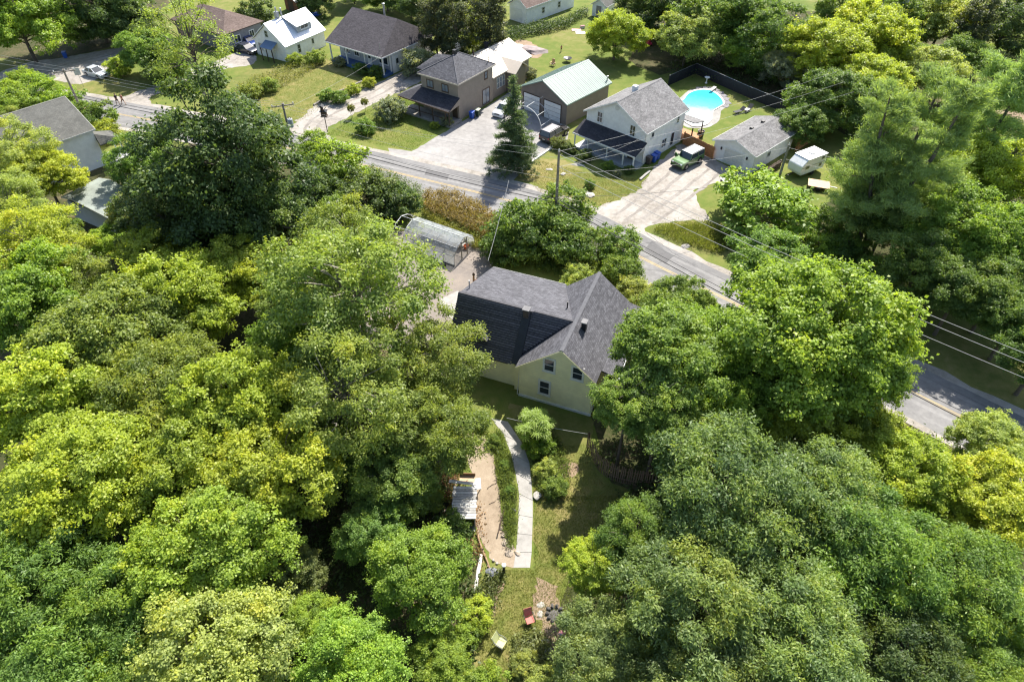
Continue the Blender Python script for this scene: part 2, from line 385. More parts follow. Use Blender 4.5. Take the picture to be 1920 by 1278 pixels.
def strip(name, o0, o1, mat, z, jit=0.0, seed=0, kind='structure'):
    rr = random.Random(seed); A = offs(CLd, o0); B = offs(CLd, o1); v = []; f = []
    for a, b in zip(A, B):
        v += [(a.x+rr.gauss(0, jit), a.y+rr.gauss(0, jit), z), (b.x+rr.gauss(0, jit), b.y+rr.gauss(0, jit), z)]
    for i in range(len(A)-1): f.append((2*i, 2*i+2, 2*i+3, 2*i+1))
    me = bpy.data.meshes.new(name); me.from_pydata(v, [], f); me.materials.append(mat)
    o = bpy.data.objects.new(name, me); COL.objects.link(o); return tag(o, kind=kind)
strip('gravel_shoulder', -4.0, 4.6, GRAVEL, .0145, .14, 3)
strip('road', -3.2, 3.7, ASPH, .018, .04, 4)
WEAR = ground_mat('road_wheel_wear', [(.36, (.17, .165, .163)), (.5, (.22, .214, .21)), (.64, (.27, .262, .255))], .3, 2.5, 60, .005, .85, .15)
for o0, o1 in ((.75, 1.25), (2.15, 2.6), (-1.2, -.75), (-2.6, -2.15)): strip('road_wear', o0, o1, WEAR, .0195, .05, int(o0*7))
PATCH = ground_mat('asphalt_patch', [(.3, (.11, .108, .108)), (.7, (.155, .15, .15))], .3, 2.5, 60, .005, .9, .15)
sheet('road_patch', [(1222,452),(1262,480),(1248,496),(1208,468)], PATCH, .021, .4, .03, 51, False); sheet('road_patch', [(800,318),(842,328),(838,338),(796,328)], PATCH, .021, .4, .03, 52, False)
sheet('oil_stain', [(1030,262),(1046,268),(1040,275),(1024,270)], PATCH, .0135, .2, .1, 53); sheet('oil_stain', [(925,232),(940,228),(945,238),(930,242)], PATCH, .0135, .2, .1, 54)
strip('road_marking', .06, .16, YELLOWP, .022, .006, 5)
strip('road_marking', -.16, -.06, YELLOWP, .022, .006, 6)
TAR = pm('tar_seam', (.09, .09, .09), .8, .2, 3, 20)
strip('road_crack', 2.7, 2.76, TAR, .0222, .03, 7)
def crack(pts, w=.05, seed=0):
    P = smooth_poly([at(*p) for p in pts], .35, .06, seed, False); v = []; f = []
    for i, p in enumerate(P):
        d = (P[min(i+1, len(P)-1)]-P[max(i-1, 0)]).normalized(); n = Vector((-d.y, d.x, 0))*w/2
        v += [tuple(p+n+Vector((0, 0, .0222))), tuple(p-n+Vector((0, 0, .0222)))]
    for i in range(len(P)-1): f.append((2*i, 2*i+2, 2*i+3, 2*i+1))
    me = bpy.data.meshes.new('road_crack'); me.from_pydata(v, [], f); me.materials.append(TAR)
    o = bpy.data.objects.new('road_crack', me); COL.objects.link(o); tag(o, kind='structure')
for i, c in enumerate([[(1212,436),(1262,474),(1310,500)],[(1232,495),(1270,478),(1300,470)],[(1205,505),(1260,512),(1290,540)],[(1215,545),(1240,520),(1300,515)]]): crack(c, .06, i)

# garden paths by the cream house
sheet('wood_chip_path', [(872,815),(908,818),(926,860),(932,905),(940,955),(952,1005),(985,1052),(975,1064),(945,1060),(918,1045),(898,1000),(888,960),(888,905),(876,860)], TANPATH, .0155, .4, .06, 31)
pathL = [(920,783),(944,815),(958,850),(966,885),(973,925),(972,965),(970,1000),(967,1035),(962,1064)]
pathR = [(952,790),(980,832),(993,868),(997,905),(999,938),(999,970),(998,1003),(997,1035),(994,1064)]
cp = thing('concrete_path', 'pale concrete slab path curving from the cream house down to the lawn', 'path', at(975, 930))
cp['kind'] = 'structure'
for i in range(len(pathL)-1):
    q = [at(*pathL[i]), at(*pathR[i]), at(*pathR[i+1]), at(*pathL[i+1])]
    c = sum(q, Vector())/4; q = [c+(p-c)*.985-cp.location for p in q]
    z0 = .02+random.Random(i).uniform(0, .012)
    MB().ext([(p.x, p.y, z0-.08) for p in q], (0, 0, .08)).build('slab', CONC, cp, .01)
del cp['category'], cp['label']

TRACK = ground_mat('tyre_track_gravel', [(.36, (.17, .152, .13)), (.5, (.235, .212, .19)), (.64, (.31, .288, .262))], .3, 2.0, 30, .02, .95, .2)
def track(pts, w=.42, seed=0):
    P = dense([at(*p) for p in pts], .8); rr = random.Random(seed)
    for sd_ in (-.78, .78):
        A = offs(P, sd_-w/2); B = offs(P, sd_+w/2); v = []; f = []
        for a, b in zip(A, B): v += [(a.x+rr.gauss(0, .06), a.y+rr.gauss(0, .06), .0135), (b.x+rr.gauss(0, .06), b.y+rr.gauss(0, .06), .0135)]
        for i in range(len(A)-1): f.append((2*i, 2*i+2, 2*i+3, 2*i+1))
        me = bpy.data.meshes.new('tyre_track'); me.from_pydata(v, [], f); me.materials.append(TRACK)
        o = bpy.data.objects.new('tyre_track', me); COL.objects.link(o); tag(o, kind='structure')
track([(575,268),(590,230),(640,200),(700,178),(760,142),(815,110)], seed=1)
track([(1160,410),(1205,378),(1245,345),(1275,318)], seed=2); track([(1215,415),(1265,380),(1310,345),(1340,320)], seed=3)
track([(205,200),(275,178),(350,148),(440,108)], seed=4); track([(60,140),(120,125),(200,108),(290,82)], seed=5)
# ------------------------------------------------------------------ buildings
def fmap(face, pl):
    return {'f': lambda u, v, n: (u, pl-n, v), 'r': lambda u, v, n: (pl+n, u, v),
            'l': lambda u, v, n: (pl-n, u, v), 'k': lambda u, v, n: (u, pl+n, v)}[face]
def fbox(mb, F, u0, u1, v0, v1, n0, n1):
    a = F(u0, v0, n0); b = F(u1, v1, n1)
    return mb.bx(min(a[0], b[0]), max(a[0], b[0]), min(a[1], b[1]), max(a[1], b[1]), min(a[2], b[2]), max(a[2], b[2]))
def window(root, face, pl, u, v0, w, h, frame=None, fr=.09, div='v', glass=None, sill=True, name='window'):
    F = fmap(face, pl); m = MB(); frame = frame or WHITE
    fbox(m, F, u-w/2-fr, u-w/2, v0-fr, v0+h+fr, .003, .06); fbox(m, F, u+w/2, u+w/2+fr, v0-fr, v0+h+fr, .003, .06)
    fbox(m, F, u-w/2, u+w/2, v0+h, v0+h+fr, .003, .06); fbox(m, F, u-w/2, u+w/2, v0-fr, v0, .003, .06)
    if sill: fbox(m, F, u-w/2-fr-.04, u+w/2+fr+.04, v0-fr-.05, v0-fr-.003, .003, .1)
    if 'v' in div: fbox(m, F, u-.025, u+.025, v0, v0+h, .02, .05)
    if 'h' in div: fbox(m, F, u-w/2, u+w/2, v0+h/2-.025, v0+h/2+.025, .018, .048)
    if 'g' in div:
        for k in (1, 2): fbox(m, F, u-w/2, u+w/2, v0+h*k/3-.02, v0+h*k/3+.02, .018, .047)
    f = m.build(name, frame, root)
    fbox(MB(), F, u-w/2, u+w/2, v0, v0+h, .005, .016).build('pane', glass or GLASS, f)
    return f
def gable_walls(root, x0, x1, y0, y1, hl, hr, xr, hp, mat, t=.15, matside=None):
    for y in (y0, y1-t):
        MB().ext([(x0, y, 0), (x1, y, 0), (x1, y, hr), (xr, y, hp), (x0, y, hl)], (0, t, 0)).build('wall', mat, root)
    MB().bx(x0, x0+t, y0+t, y1-t, 0, hl-.02).build('wall', matside or mat, root)
    MB().bx(x1-t, x1, y0+t, y1-t, 0, hr-.02).build('wall', matside or mat, root)
def slab(root, poly, mat, t=.14, name='roof'):
    return MB().ext(poly, (0, 0, -t), uv=True).build(name, mat, root)
def gable_roof(root, x0, x1, y0, y1, hl, hr, xr, hp, mat, trim, t=.13, cap=None):
    slab(root, [(x0, y1, hl), (x0, y0, hl), (xr, y0, hp), (xr, y1, hp)], mat, t)
    slab(root, [(x1, y0, hr), (x1, y1, hr), (xr, y1, hp), (xr, y0, hp)], mat, t)
    if cap: MB().ext([(xr-.16, y0-.01, hp-.035), (xr, y0-.01, hp+.03), (xr+.16, y0-.01, hp-.035)], (0, y1-y0+.02, 0)).build('ridge_cap', cap, root)
    if trim:
        for x, h in ((x0, hl), (x1, hr)):
            s = -1 if x == x0 else 1
            MB().bx(min(x, x+s*.035), max(x, x+s*.035), y0, y1, h-t-.05, h-.01).build('gutter', trim, root)
        for y, s in ((y0, -1), (y1, 1)):
            for x, h in ((x0, hl), (x1, hr)):
                MB().ext([(x, y+s*.004, h-t-.04), (xr, y+s*.004, hp-t-.04), (xr, y+s*.004, hp-.015), (x, y+s*.004, h-.015)], (0, s*.03, 0)).build('fascia', trim, root)
def ribs(root, poly, mat, pitch=.3, r=.02, name='roof_rib'):
    """standing seams from the eave edge (0-1) up to the ridge edge (3-2)"""
    e0, e1, r1, r0 = [Vector(p) for p in poly]; L = (e1-e0).length; n = int(L/pitch); m = MB()
    for i in range(1, n):
        t = i/n; m.beam(e0.lerp(e1, t)+Vector((0, 0, .012)), r0.lerp(r1, t)+Vector((0, 0, .012)), .035, .03)
    return tag(m.build(name, mat, root), kind='stuff')
def garage_door(root, face, pl, u, w, h, mat, rows=4, trim=None):
    F = fmap(face, pl); m = MB()
    for a, b, c, d in ((u-w/2-.12, u-w/2, 0, h+.12), (u+w/2, u+w/2+.12, 0, h+.12), (u-w/2, u+w/2, h, h+.12)): fbox(m, F, a, b, c, d, .004, .05)
    f = m.build('garage_door', trim or WHITE, root)
    for k in range(rows):
        p = MB(); fbox(p, F, u-w/2, u+w/2, .03+h*k/rows+.012, .03+h*(k+1)/rows-.042, .004, .03)
        for q in range(4):
            fbox(p, F, u-w/2+w*(q+.12)/4, u-w/2+w*(q+.88)/4, .03+h*(k+.22)/rows, .03+h*(k+.75)/rows, .03, .04)
        p.build('door_panel', mat, f)
    return f
def pipe(root, x, y, z0, z1, r, mat, name='vent_pipe', cap=True):
    m = MB().tube([(x, y, z0), (x, y, z1)], r, 8)
    if cap: m.lathe([(r*1.5, z1), (r*1.6, z1+r*.7), (r*.4, z1+r*1.1)], (x, y, 0), 8)
    return m.build(name, mat, root)

# --- the cream yellow house in the middle
T = thing('cream_house', 'cream yellow clapboard house with grey shingle gable and steep shaded shingle wing', 'house', (3.92, 38.13, 0), -0.375)
WL, WR, D, HE, HR = 3.91, 3.1, 11.0, 3.73, 7.02
HER = HR-(HR-HE)/WL*WR
gable_walls(T, -WL+.3, WR-.3, .3, D-.3, HE+.02, HER+.02, 0, HR-.25, YELSID)
MB().bx(-WL+.22, WR-.22, .2, D-.2, -.2, .22).build('foundation', OFFW, T)
WY, WH, LW, FE, FEB, RB, RBH = 3.83, 6.81, 10.74, 2.99, .84, 7.74, 4.24
slope = (HR-HE)/WL
slab(T, [(-WL, D, HE), (-WL, 0, HE), (0, 0, HR), (0, D, HR)], SH_GREY)
slab(T, [(WR, 0, HER), (WR, D, HER), (0, D, HR), (0, 0, HR)], SH_GREY)
slab(T, [(WR+1.5, 1.6, HER-.42), (WR+1.5, D, HER-.42), (WR-.02, D, HER-.02), (WR-.02, 1.6, HER-.02)], SH_GREY)
MB().bx(WR+1.5, WR+1.54, 1.6, D, HER-.62, HER-.43).build('gutter', WHITE, T)
for px_ in (2.0, 5.0, 8.0, 10.6): MB().bx(WR+1.25, WR+1.37, px_, px_+.12, 0, HER-.6).build('porch_post', WHITE, T)
MB().ext([(-.17, -.01, HR-.04), (0, -.01, HR+.03), (.17, -.01, HR-.04)], (0, D+.02, 0)).build('ridge_cap', CAP_GREY, T)
for x, h in ((-WL, HE), (WR, HER)):
    MB().ext([(x, -.004, h-.2), (0, -.004, HR-.2), (0, -.004, HR-.02), (x, -.004, h-.02)], (0, -.03, 0)).build('fascia', YELSID, T)
# wing: long low rear slope, steep dark front slope with proud courses
aj = -(HR-WH)/slope; ab = -(HR-RBH)/slope; af = -(HR-FE)/slope
slab(T, [(ab+.1, WY+RB, RBH), (-LW, WY+RB, RBH), (-LW, WY, WH), (aj+.1, WY, WH)], SH_GREY)
slab(T, [(-LW, FEB, FE), (af-.2, FEB, FE), (aj, WY, WH), (-LW, WY, WH)], SH_DARK, .12)  # slope's shade and course gap shadows put into a darker shingle colour
nc = 23
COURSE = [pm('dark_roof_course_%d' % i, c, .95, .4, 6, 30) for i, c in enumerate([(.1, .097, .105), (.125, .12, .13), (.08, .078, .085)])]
sd = Vector((0, WY-FEB, WH-FE)); sn = Vector((0, -(WH-FE), WY-FEB)).normalized()
rr = random.Random(5)
for i in range(nc):
    t0 = i/nc; t1 = (i+1)/nc-.0125
    xe = af+(aj-af)*t0-.1
    for x0, x1 in ((-LW-.02, -4.62), (-3.86, xe)):
        if x1 < x0+.2: continue
        p = Vector((0, FEB, FE)); a = p+sd*t0; b = p+sd*t1
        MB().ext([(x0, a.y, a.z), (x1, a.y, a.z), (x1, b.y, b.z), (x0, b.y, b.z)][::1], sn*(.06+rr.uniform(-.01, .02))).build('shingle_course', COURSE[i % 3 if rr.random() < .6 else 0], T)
for x0, x1 in ((-LW-.04, -4.7), (-3.75, aj+.05)):
    MB().ext([(x0, WY-.30, WH-.36), (x0, WY-.02, WH+.06), (x0, WY+.26, WH-.02), (x0, WY+.2, WH-.1)], (x1-x0, 0, 0)).build('ridge_cap', CAP_DARK, T)
# chimney, its cast shadow put in as a dark strip down the slope
MB().ext([(-4.6, FEB+.02, FE+.1), (-3.88, FEB+.02, FE+.1), (-3.88, WY-.1, WH), (-4.6, WY-.1, WH)], sn*.09).build('chimney_shadow_strip', pm('chimney_shadow_dark', (.025, .028, .034), .6, .2, 3, 20), T)
ch = MB().bx(-4.5, -4.02, WY-.55, WY-.1, WH-1.2, WH+.42).build('chimney', pm('sooty_brick', (.09, .07, .06), .9, .3, 4, 20, .01), T)
MB().bx(-4.58, -3.94, WY-.63, WY-.02, WH+.422, WH+.5).build('chimney_cap', CAP_PALE, ch)
# small dormer
gx, gy = -8.0, 1.65
MB().ext([(gx-.65, gy, 3.6), (gx+.65, gy, 3.6), (gx+.65, gy, 4.55), (gx, gy, 5.0), (gx-.65, gy, 4.55)], (0, 1.6, 0)).build('dormer', YELSID, T)
slab(T, [(gx-.95, gy+2.0, 4.42), (gx-.95, gy-.35, 4.42), (gx, gy-.35, 5.12), (gx, gy+1.6, 5.12)], SH_GREY, .1, 'dormer_roof')
slab(T, [(gx+.95, gy-.35, 4.42), (gx+.95, gy+2.0, 4.42), (gx, gy+1.6, 5.12), (gx, gy-.35, 5.12)], SH_GREY, .1, 'dormer_roof')
window(T, 'f', gy, gx, 3.85, .6, .6, OFFW, .07, 'h')
# wing walls
MB().bx(-LW+.3, -WL+.28, FEB+.35, FEB+.5, 0, FE+.3).build('wall', YELSID, T)
MB().ext([(-LW+.3, FEB+.5, 0), (-LW+.3, WY+RB-.3, 0), (-LW+.3, WY+RB-.3, RBH-.05), (-LW+.3, WY, WH-.2), (-LW+.3, FEB+.5, FE+.3)], (.15, 0, 0)).build('wall', YELSID, T)
MB().bx(-LW+.46, -WL, WY+RB-.45, WY+RB-.3, 0, RBH-.12).build('wall', YELSID, T)
MB().bx(-WL-.4, -WL+.31, FEB-.02, FEB+.34, 0, 2.9).build('wall', YELSID, T)
MB().bx(-LW, ab, WY+RB+.004, WY+RB+.04, RBH-.2, RBH-.02).build('gutter', OFFW, T)
MB().bx(-WL+.26, -WL+.36, .26, .3, 0, HE-.15).build('corner_board', YELSID, T)
window(T, 'f', .3, -1.02, 4.1, .78, 1.25, OFFW, .17, 'h'); window(T, 'f', .3, 1.42, 4.02, .78, 1.25, OFFW, .17, 'h')
window(T, 'f', .3, -1.35, 1.15, .8, 1.45, OFFW, .17, 'h')
MB().tube([(WR-.2, .2, HER-.1), (WR-.2, .2, .1)], .04, 6).build('downspout', WHITE, T); MB().tube([(-WL+.1, FEB-.1, FE-.1), (-WL+.1, .25, .1)], .04, 6).build('downspout', OFFW, T)
vz = HR-slope*0.9*.5
mb = MB().bx(.55, .95, 3.6, 4.1, HR-1.0, HR+.12).build('roof_vent', BLACK, T); MB().bx(.5, 1.0, 3.55, 4.15, HR+.122, HR+.2).build('vent_cap', CAP_PALE, mb)
MB().tube([(-1.5, 6.3, HR-1.6), (-1.5, 6.3, HR-.35)], .06, 8).build('vent_pipe', BLACK, T)
MB().tube([(-LW+.35, 5.3, 3), (-LW+.35, 5.3, 7.2)], .06, 8).build('service_mast', GREYM, T)

# --- white two storey house
T = thing('white_house', 'white two storey house with grey gable roof and dark porch roof', 'house', (13.45, 83.66, 0), -0.75)
w, d, he, hr = 5.16, 10.13, 4.66, 7.45
gable_walls(T, -w+.35, w-.35, .35, d-.35, he-.05, he-.05, 0, hr-.28, WHTSID)
gable_roof(T, -w, w, 0, d, he, he, 0, hr, SH_PALE, WHITE, .15, CAP_PALE)
# porch
slab(T, [(-w, -2.1, 2.3), (w, -2.1, 2.3), (w, .35, 3.35), (-w, .35, 3.35)], SH_DARK, .12, 'porch_roof')
MB().bx(-w, w, -2.14, -2.104, 2.1, 2.29).build('fascia', WHITE, T)
MB().bx(-w+.2, w-.2, -1.95, .345, 0, .35).build('porch_floor', GREYSID, T)
for x in (-w+.3, -2.6, 0.6, 3.2, w-.3): MB().bx(x-.07, x+.07, -1.95, -1.81, .352, 2.2).build('porch_post', WHITE, T)
MB().ext([(w-.3, -2.0, 2.2), (w-.3, .34, 2.2), (w-.3, .34, 3.2)], (.1, 0, 0)).build('porch_gable_end', GREYSID, T)
window(T, 'f', .35, -2.6, 3.72, .75, 1.35, WHITE, .12, 'hv'); window(T, 'f', .35, 2.75, 3.55, .75, 1.35, WHITE, .12, 'hv')
window(T, 'f', .35, .4, .9, 1.5, 1.2, WHITE, .1, 'v'); window(T, 'f', .35, -3.3, .95, 1.1, 1.2, WHITE, .1, 'vg', GLASSB)
window(T, 'r', w-.35, 2.0, 3.4, .55, 1.25, WHITE, .1, 'h'); window(T, 'r', w-.35, 8.0, 3.35, .5, 1.1, WHITE, .1, 'h'); window(T, 'r', w-.35, 5.2, .9, 1.0, 1.1, WHITE, .1, 'hv')
F = fmap('r', w-.35); dm = MB(); fbox(dm, F, 6.75, 7.65, .3, 2.35, .003, .06); dd = dm.build('door', WHITE, T)
k_ = MB(); fbox(k_, F, 6.86, 7.54, .45, 2.2, .062, .07); k_.build('pane', GLASS, dd)
F = fmap('f', .35); dm = MB(); fbox(dm, F, 2.45, 3.35, .36, 2.35, .003, .06); dm.build('door', DKWOOD, T)
MB().bx(-.75, -.15, 4.4, 5.0, hr-.3, hr+.5).build('roof_vent', pm('white_metal_cap', (.7, .72, .74), .4), T)
MB().lathe([(.32, 0), (.32, .05)], (0, .34, 6.45), 14, Matrix.Rotation(R_(90), 3, 'X')).build('gable_vent', OFFW, T)
# back porch over the patio
slab(T, [(3.0, d+2.6, 2.5), (w+1.3, d+2.6, 2.5), (w+1.3, d-.33, 3.2), (3.0, d-.33, 3.2)], SH_PALE, .12, 'porch_roof')
for x, y in ((w+1.1, d+2.4), (w+1.1, d-.2), (3.2, d+2.4)): MB().bx(x-.07, x+.07, y-.07, y+.07, 0, 2.35).build('porch_post', DKWOOD, T)
MB().bx(3.0, w+1.3, d-.33, d+2.6, .3, .45).build('deck', CEDARW, T)
MB().tube([(w-.3, .3, 4.4), (w-.3, .3, .2)], .035, 6).build('downspout', GREYM, T)

# --- brown garage with the green tin roof
T = thing('brown_garage', 'brown double garage with pale green tin roof and two white doors', 'garage', (4.37, 95.12, 0), -0.742)
w, d, he, hr = 4.69, 10.71, 3.3, 5.52
gable_walls(T, -w+.3, w-.3, .35, d-.35, he-.02, he-.02, 0, hr-.2, TAUPED)
gable_roof(T, -w, w, 0, d, he, he, 0, hr, GREENT, GREENT, .12, GREENT)
ribs(T, [(w, 0, he), (w, d, he), (0, d, hr), (0, 0, hr)], GREENT, .38); ribs(T, [(-w, d, he), (-w, 0, he), (0, 0, hr), (0, d, hr)], GREENT, .38)
garage_door(T, 'f', .35, -2.25, 3.1, 2.65, WHITE, 4, DKWOOD); garage_door(T, 'f', .35, 1.75, 3.1, 2.65, WHITE, 4, DKWOOD)
pipe(T, w-.6, d-.5, he, he+.9, .09, GREYM)

# --- taupe two storey house with hip roof and cream tin extension
T = thing('taupe_house', 'taupe two storey house with slate hip roof, dark front porch and cream tin extension', 'house', (-10.73, 95.61, 0), -0.6)
w, d, he, hp = 3.77, 9.17, 5.58, 7.7
A, B = (0, 3.9, hp), (0, 5.3, hp)
for x0, x1, y0, y1 in ((-w+.35, w-.35, .35, .5), (-w+.35, w-.35, d-.5, d-.35), (-w+.35, -w+.5, .5, d-.5), (w-.5, w-.35, .5, d-.5)):
    MB().bx(x0, x1, y0, y1, 0, he-.05).build('wall', TAUPE, T)
slab(T, [(-w, 0, he), (w, 0, he), A], SH_BROWN); slab(T, [(w, 0, he), (w, d, he), B, A], SH_BROWN)
slab(T, [(w, d, he), (-w, d, he), B], SH_BROWN); slab(T, [(-w, d, he), (-w, 0, he), A, B], SH_BROWN)
for a, b in (((-w, 0, he), A), ((w, 0, he), A), ((w, d, he), B), ((-w, d, he), B)):
    MB().beam(Vector(a)+Vector((0, 0, .02)), Vector(b)+Vector((0, 0, .02)), .16, .04).build('hip_cap', CAP_SLATE, T)
for x0, x1, y0, y1 in ((-w, w, -.035, -.003), (w+.003, w+.035, 0, d), (-w-.035, -w-.003, 0, d)):
    MB().bx(x0, x1, y0, y1, he-.2, he-.01).build('gutter', CREAMT, T)
# rear left wing
MB().bx(-w-2.6, -w+.33, 3.6, 8.4, 0, 4.6).build('wall', TAUPE, T)
slab(T, [(-w-3.0, 3.2, 4.6), (-w+.4, 3.2, 4.6), (-w+1.6, 6, 6.6), (-w-1.2, 6, 6.2)], SH_BROWN); slab(T, [(-w+.4, 8.8, 4.6), (-w-3.0, 8.8, 4.6), (-w-1.2, 6, 6.2), (-w+1.6, 6, 6.6)], SH_BROWN); slab(T, [(-w-3.0, 8.8, 4.6), (-w-3.0, 3.2, 4.6), (-w-1.2, 6, 6.2)], SH_BROWN)
# porch wrapping the front
slab(T, [(-w-2.1, -2.5, 2.65), (w+.3, -2.8, 2.65), (w-.1, .34, 3.5), (-w-.1, .34, 3.5)], SH_DARK, .12, 'porch_roof')
slab(T, [(-w-2.1, 2.4, 2.65), (-w-2.1, -2.5, 2.65), (-w-.1, .34, 3.5), (-w+.34, 2.4, 3.5)], SH_BROWN, .12, 'porch_roof')
MB().beam((-w-2.1, -2.53, 2.56), (w+.3, -2.83, 2.56), .03, .17).build('fascia', BROWNTR, T)
MB().ext([(w+.28, -2.78, 2.5), (w-.1, .345, 2.5), (w-.1, .345, 3.4)], (-.06, 0, 0)).build('porch_gable_end', TAUPE, T)
MB().bx(-w-1.9, w+.1, -2.4, .345, 0, .3).build('porch_floor', GREYW, T)
for x in (-w-1.8, -1.9, .6, 3.0, w-.1): MB().bx(x-.06, x+.06, -2.35, -2.23, .302, 2.55).build('porch_post', DKWOOD, T)
for x0, x1 in ((-w-1.8, -1.9), (-1.9, .6), (.6, 3.0)): MB().bx(x0+.07, x1-.07, -2.33, -2.26, 1.1, 1.18).build('railing', DKWOOD, T)
window(T, 'f', .35, -1.75, 3.85, 1.05, .95, BROWNTR, .1, 'v', GLASSB); window(T, 'f', .35, 1.05, 3.85, 1.05, .95, BROWNTR, .1, 'v', GLASSB)
window(T, 'f', .35, -1.4, 1.0, 1.4, 1.2, BROWNTR, .1, 'v'); 
F = fmap('f', .35); dm = MB(); fbox(dm, F, 2.2, 3.1, .31, 2.4, .003, .06); dm.build('door', DKWOOD, T)
window(T, 'r', w-.35, 7.1, 4.05, .6, .95, BROWNTR, .1, 'h', GLASSB)
window(T, 'r', w-.35, 7.0, .3, 1.7, 2.15, BROWNTR, .1, 'v', GLASSB, False, 'patio_door')
MB().bx(-.4, .1, 4.2, 4.7, hp-.05, hp+.55).build('chimney', BLACK, T)
mb = MB().tube([(-.9, 6.2, 6.6), (-.9, 6.2, 8.6)], .03, 6)
for zz, ss in ((7.9, -.5), (8.15, .5), (8.4, -.4), (7.7, .4)): mb.tube([(-.9-ss, 6.2, zz), (-.9+ss, 6.2, zz)], .015, 5)
mb.build('antenna', GREYM, T)
pipe(T, w-.7, 8.3, he+.4, he+1.3, .05, BLACK, cap=False)
# cream tin extension
ex0, ex1, ey0, ey1, exr, eh, ehp = -5.0, 3.5, d-.33, 19.6, -1.0, 3.5, 5.45
gable_walls(T, ex0+.4, ex1-.4, ey0, ey1-.35, eh-.02, eh-.02, exr, ehp-.2, TAUPE)
gable_roof(T, ex0, ex1, ey0+.02, ey1, eh, eh, exr, ehp, CREAMT, CREAMT, .12, CREAMT)
ribs(T, [(ex1, ey0+.1, eh), (ex1, ey1, eh), (exr, ey1, ehp), (exr, ey0+.1, ehp)], CREAMT, .45); ribs(T, [(ex0, ey1, eh), (ex0, ey0+.1, eh), (exr, ey0+.1, ehp), (exr, ey1, ehp)], CREAMT, .45)
gy = 14.35
MB().ext([(4.7, gy-1.55, 0), (4.7, gy+1.55, 0), (4.7, gy+1.55, 3.3), (4.7, gy, 4.3), (4.7, gy-1.55, 3.3)], (-1.6, 0, 0)).build('wall', TAUPED, T)
slab(T, [(.9, gy-1.95, 3.28), (5.2, gy-1.95, 3.28), (5.2, gy, 4.55), (.9, gy, 4.55)], CREAMT, .1); slab(T, [(5.2, gy+1.95, 3.28), (.9, gy+1.95, 3.28), (.9, gy, 4.55), (5.2, gy, 4.55)], CREAMT, .1)
for k, u in enumerate((10.6, 11.35, 12.1)): window(T, 'r', ex1-.4, u, 1.3, .55, 1.5, OFFW, .06, 'h', GLASSB, False)
pipe(T, -2.6, 15.5, 4.6, 5.4, .3, BLACK, 'roof_turbine'); pipe(T, -1.4, 10.6, 5.2, 5.9, .1, BROWNTR)

# --- dark roofed bungalow with the blue porch
T = thing('bungalow', 'grey bungalow with wide charcoal hip roof and bright blue front porch', 'house', (-26.21, 112.76, 0), -0.62)
w, d, he, hp = 6.52, 13.47, 3.5, 7.1
A, B = (-6.5, 7.2, hp), (3.9, 7.2, hp)
slab(T, [(-w, 0, he), (w, 0, he), B, A], SH_BUNG); slab(T, [(w, 0, he), (w, d, he), B], SH_BUNG); slab(T, [(w, d, he), (-w, d, he), A, B], SH_BUNG)
for x0, x1, y0, y1 in ((-w, w, -.04, -.003), (w+.003, w+.04, 0, d)): MB().bx(x0, x1, y0, y1, he-.2, he-.01).build('gutter', WHITE, T)
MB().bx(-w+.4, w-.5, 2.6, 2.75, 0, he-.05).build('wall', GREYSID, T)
MB().bx(w-.65, w-.5, 2.75, d-.5, 0, he-.05).build('wall', WHTSID, T)
MB().bx(-w+.4, w-.65, d-.65, d-.5, 0, he-.05).build('wall', WHTSID, T)
MB().ext([(-w+.4, 2.75, 0), (-w+.4, d-.66, 0), (-w+.4, d-.66, he-.05), (-w+.4, 7.2, hp-.2), (-w+.4, 2.75, he+1.2)], (.15, 0, 0)).build('wall', WHTSID, T)
MB().bx(-w+.3, w-.4, .5, 2.595, 0, .45).build('porch_floor', pm('blue_deck_paint', (.06, .13, .3), .6, .2, 3, 20), T)
for x in (-w+.4, -2.3, 2.0, w-.5): MB().bx(x-.09, x+.09, .5, .68, .452, he-.16).build('porch_post', WHITE, T)
MB().bx(w-.62, w-.44, 2.3, 2.48, .452, he-.16).build('porch_post', WHITE, T)
window(T, 'f', 2.6, -4.3, 1.3, 1.3, 1.1, WHITE, .1, 'v'); window(T, 'f', 2.6, 4.2, 1.3, 1.9, 1.1, WHITE, .1, 'v'); window(T, 'f', 2.6, -2.0, 1.3, 1.0, 1.1, WHITE, .1, 'v')
F = fmap('f', 2.6); dm = MB(); fbox(dm, F, .5, 1.5, .46, 2.6, .003, .06); dd = dm.build('door', WHITE, T); k_ = MB(); fbox(k_, F, .72, 1.28, 1.5, 2.3, .062, .07); k_.build('pane', GLASS, dd)
F = fmap('r', w-.5); dm = MB(); fbox(dm, F, 3.4, 4.4, .3, 2.5, .003, .06); dd = dm.build('door', WHITE, T); k_ = MB(); fbox(k_, F, 3.62, 4.18, 1.4, 2.2, .062, .07); k_.build('pane', GLASS, dd)
window(T, 'r', w-.5, 5.9, 1.0, .5, 1.5, OFFW, .08, '', None); window(T, 'r', w-.5, 10.6, 1.0, .7, 1.6, OFFW, .08, 'v')
pipe(T, -.8, 9.0, 6, 8.1, .16, GREYM, 'chimney'); 
mb = MB().tube([(5.2, 1.2, 4.1), (5.2, 1.2, 5.2)], .04, 6).build('service_mast', GREYM, T)

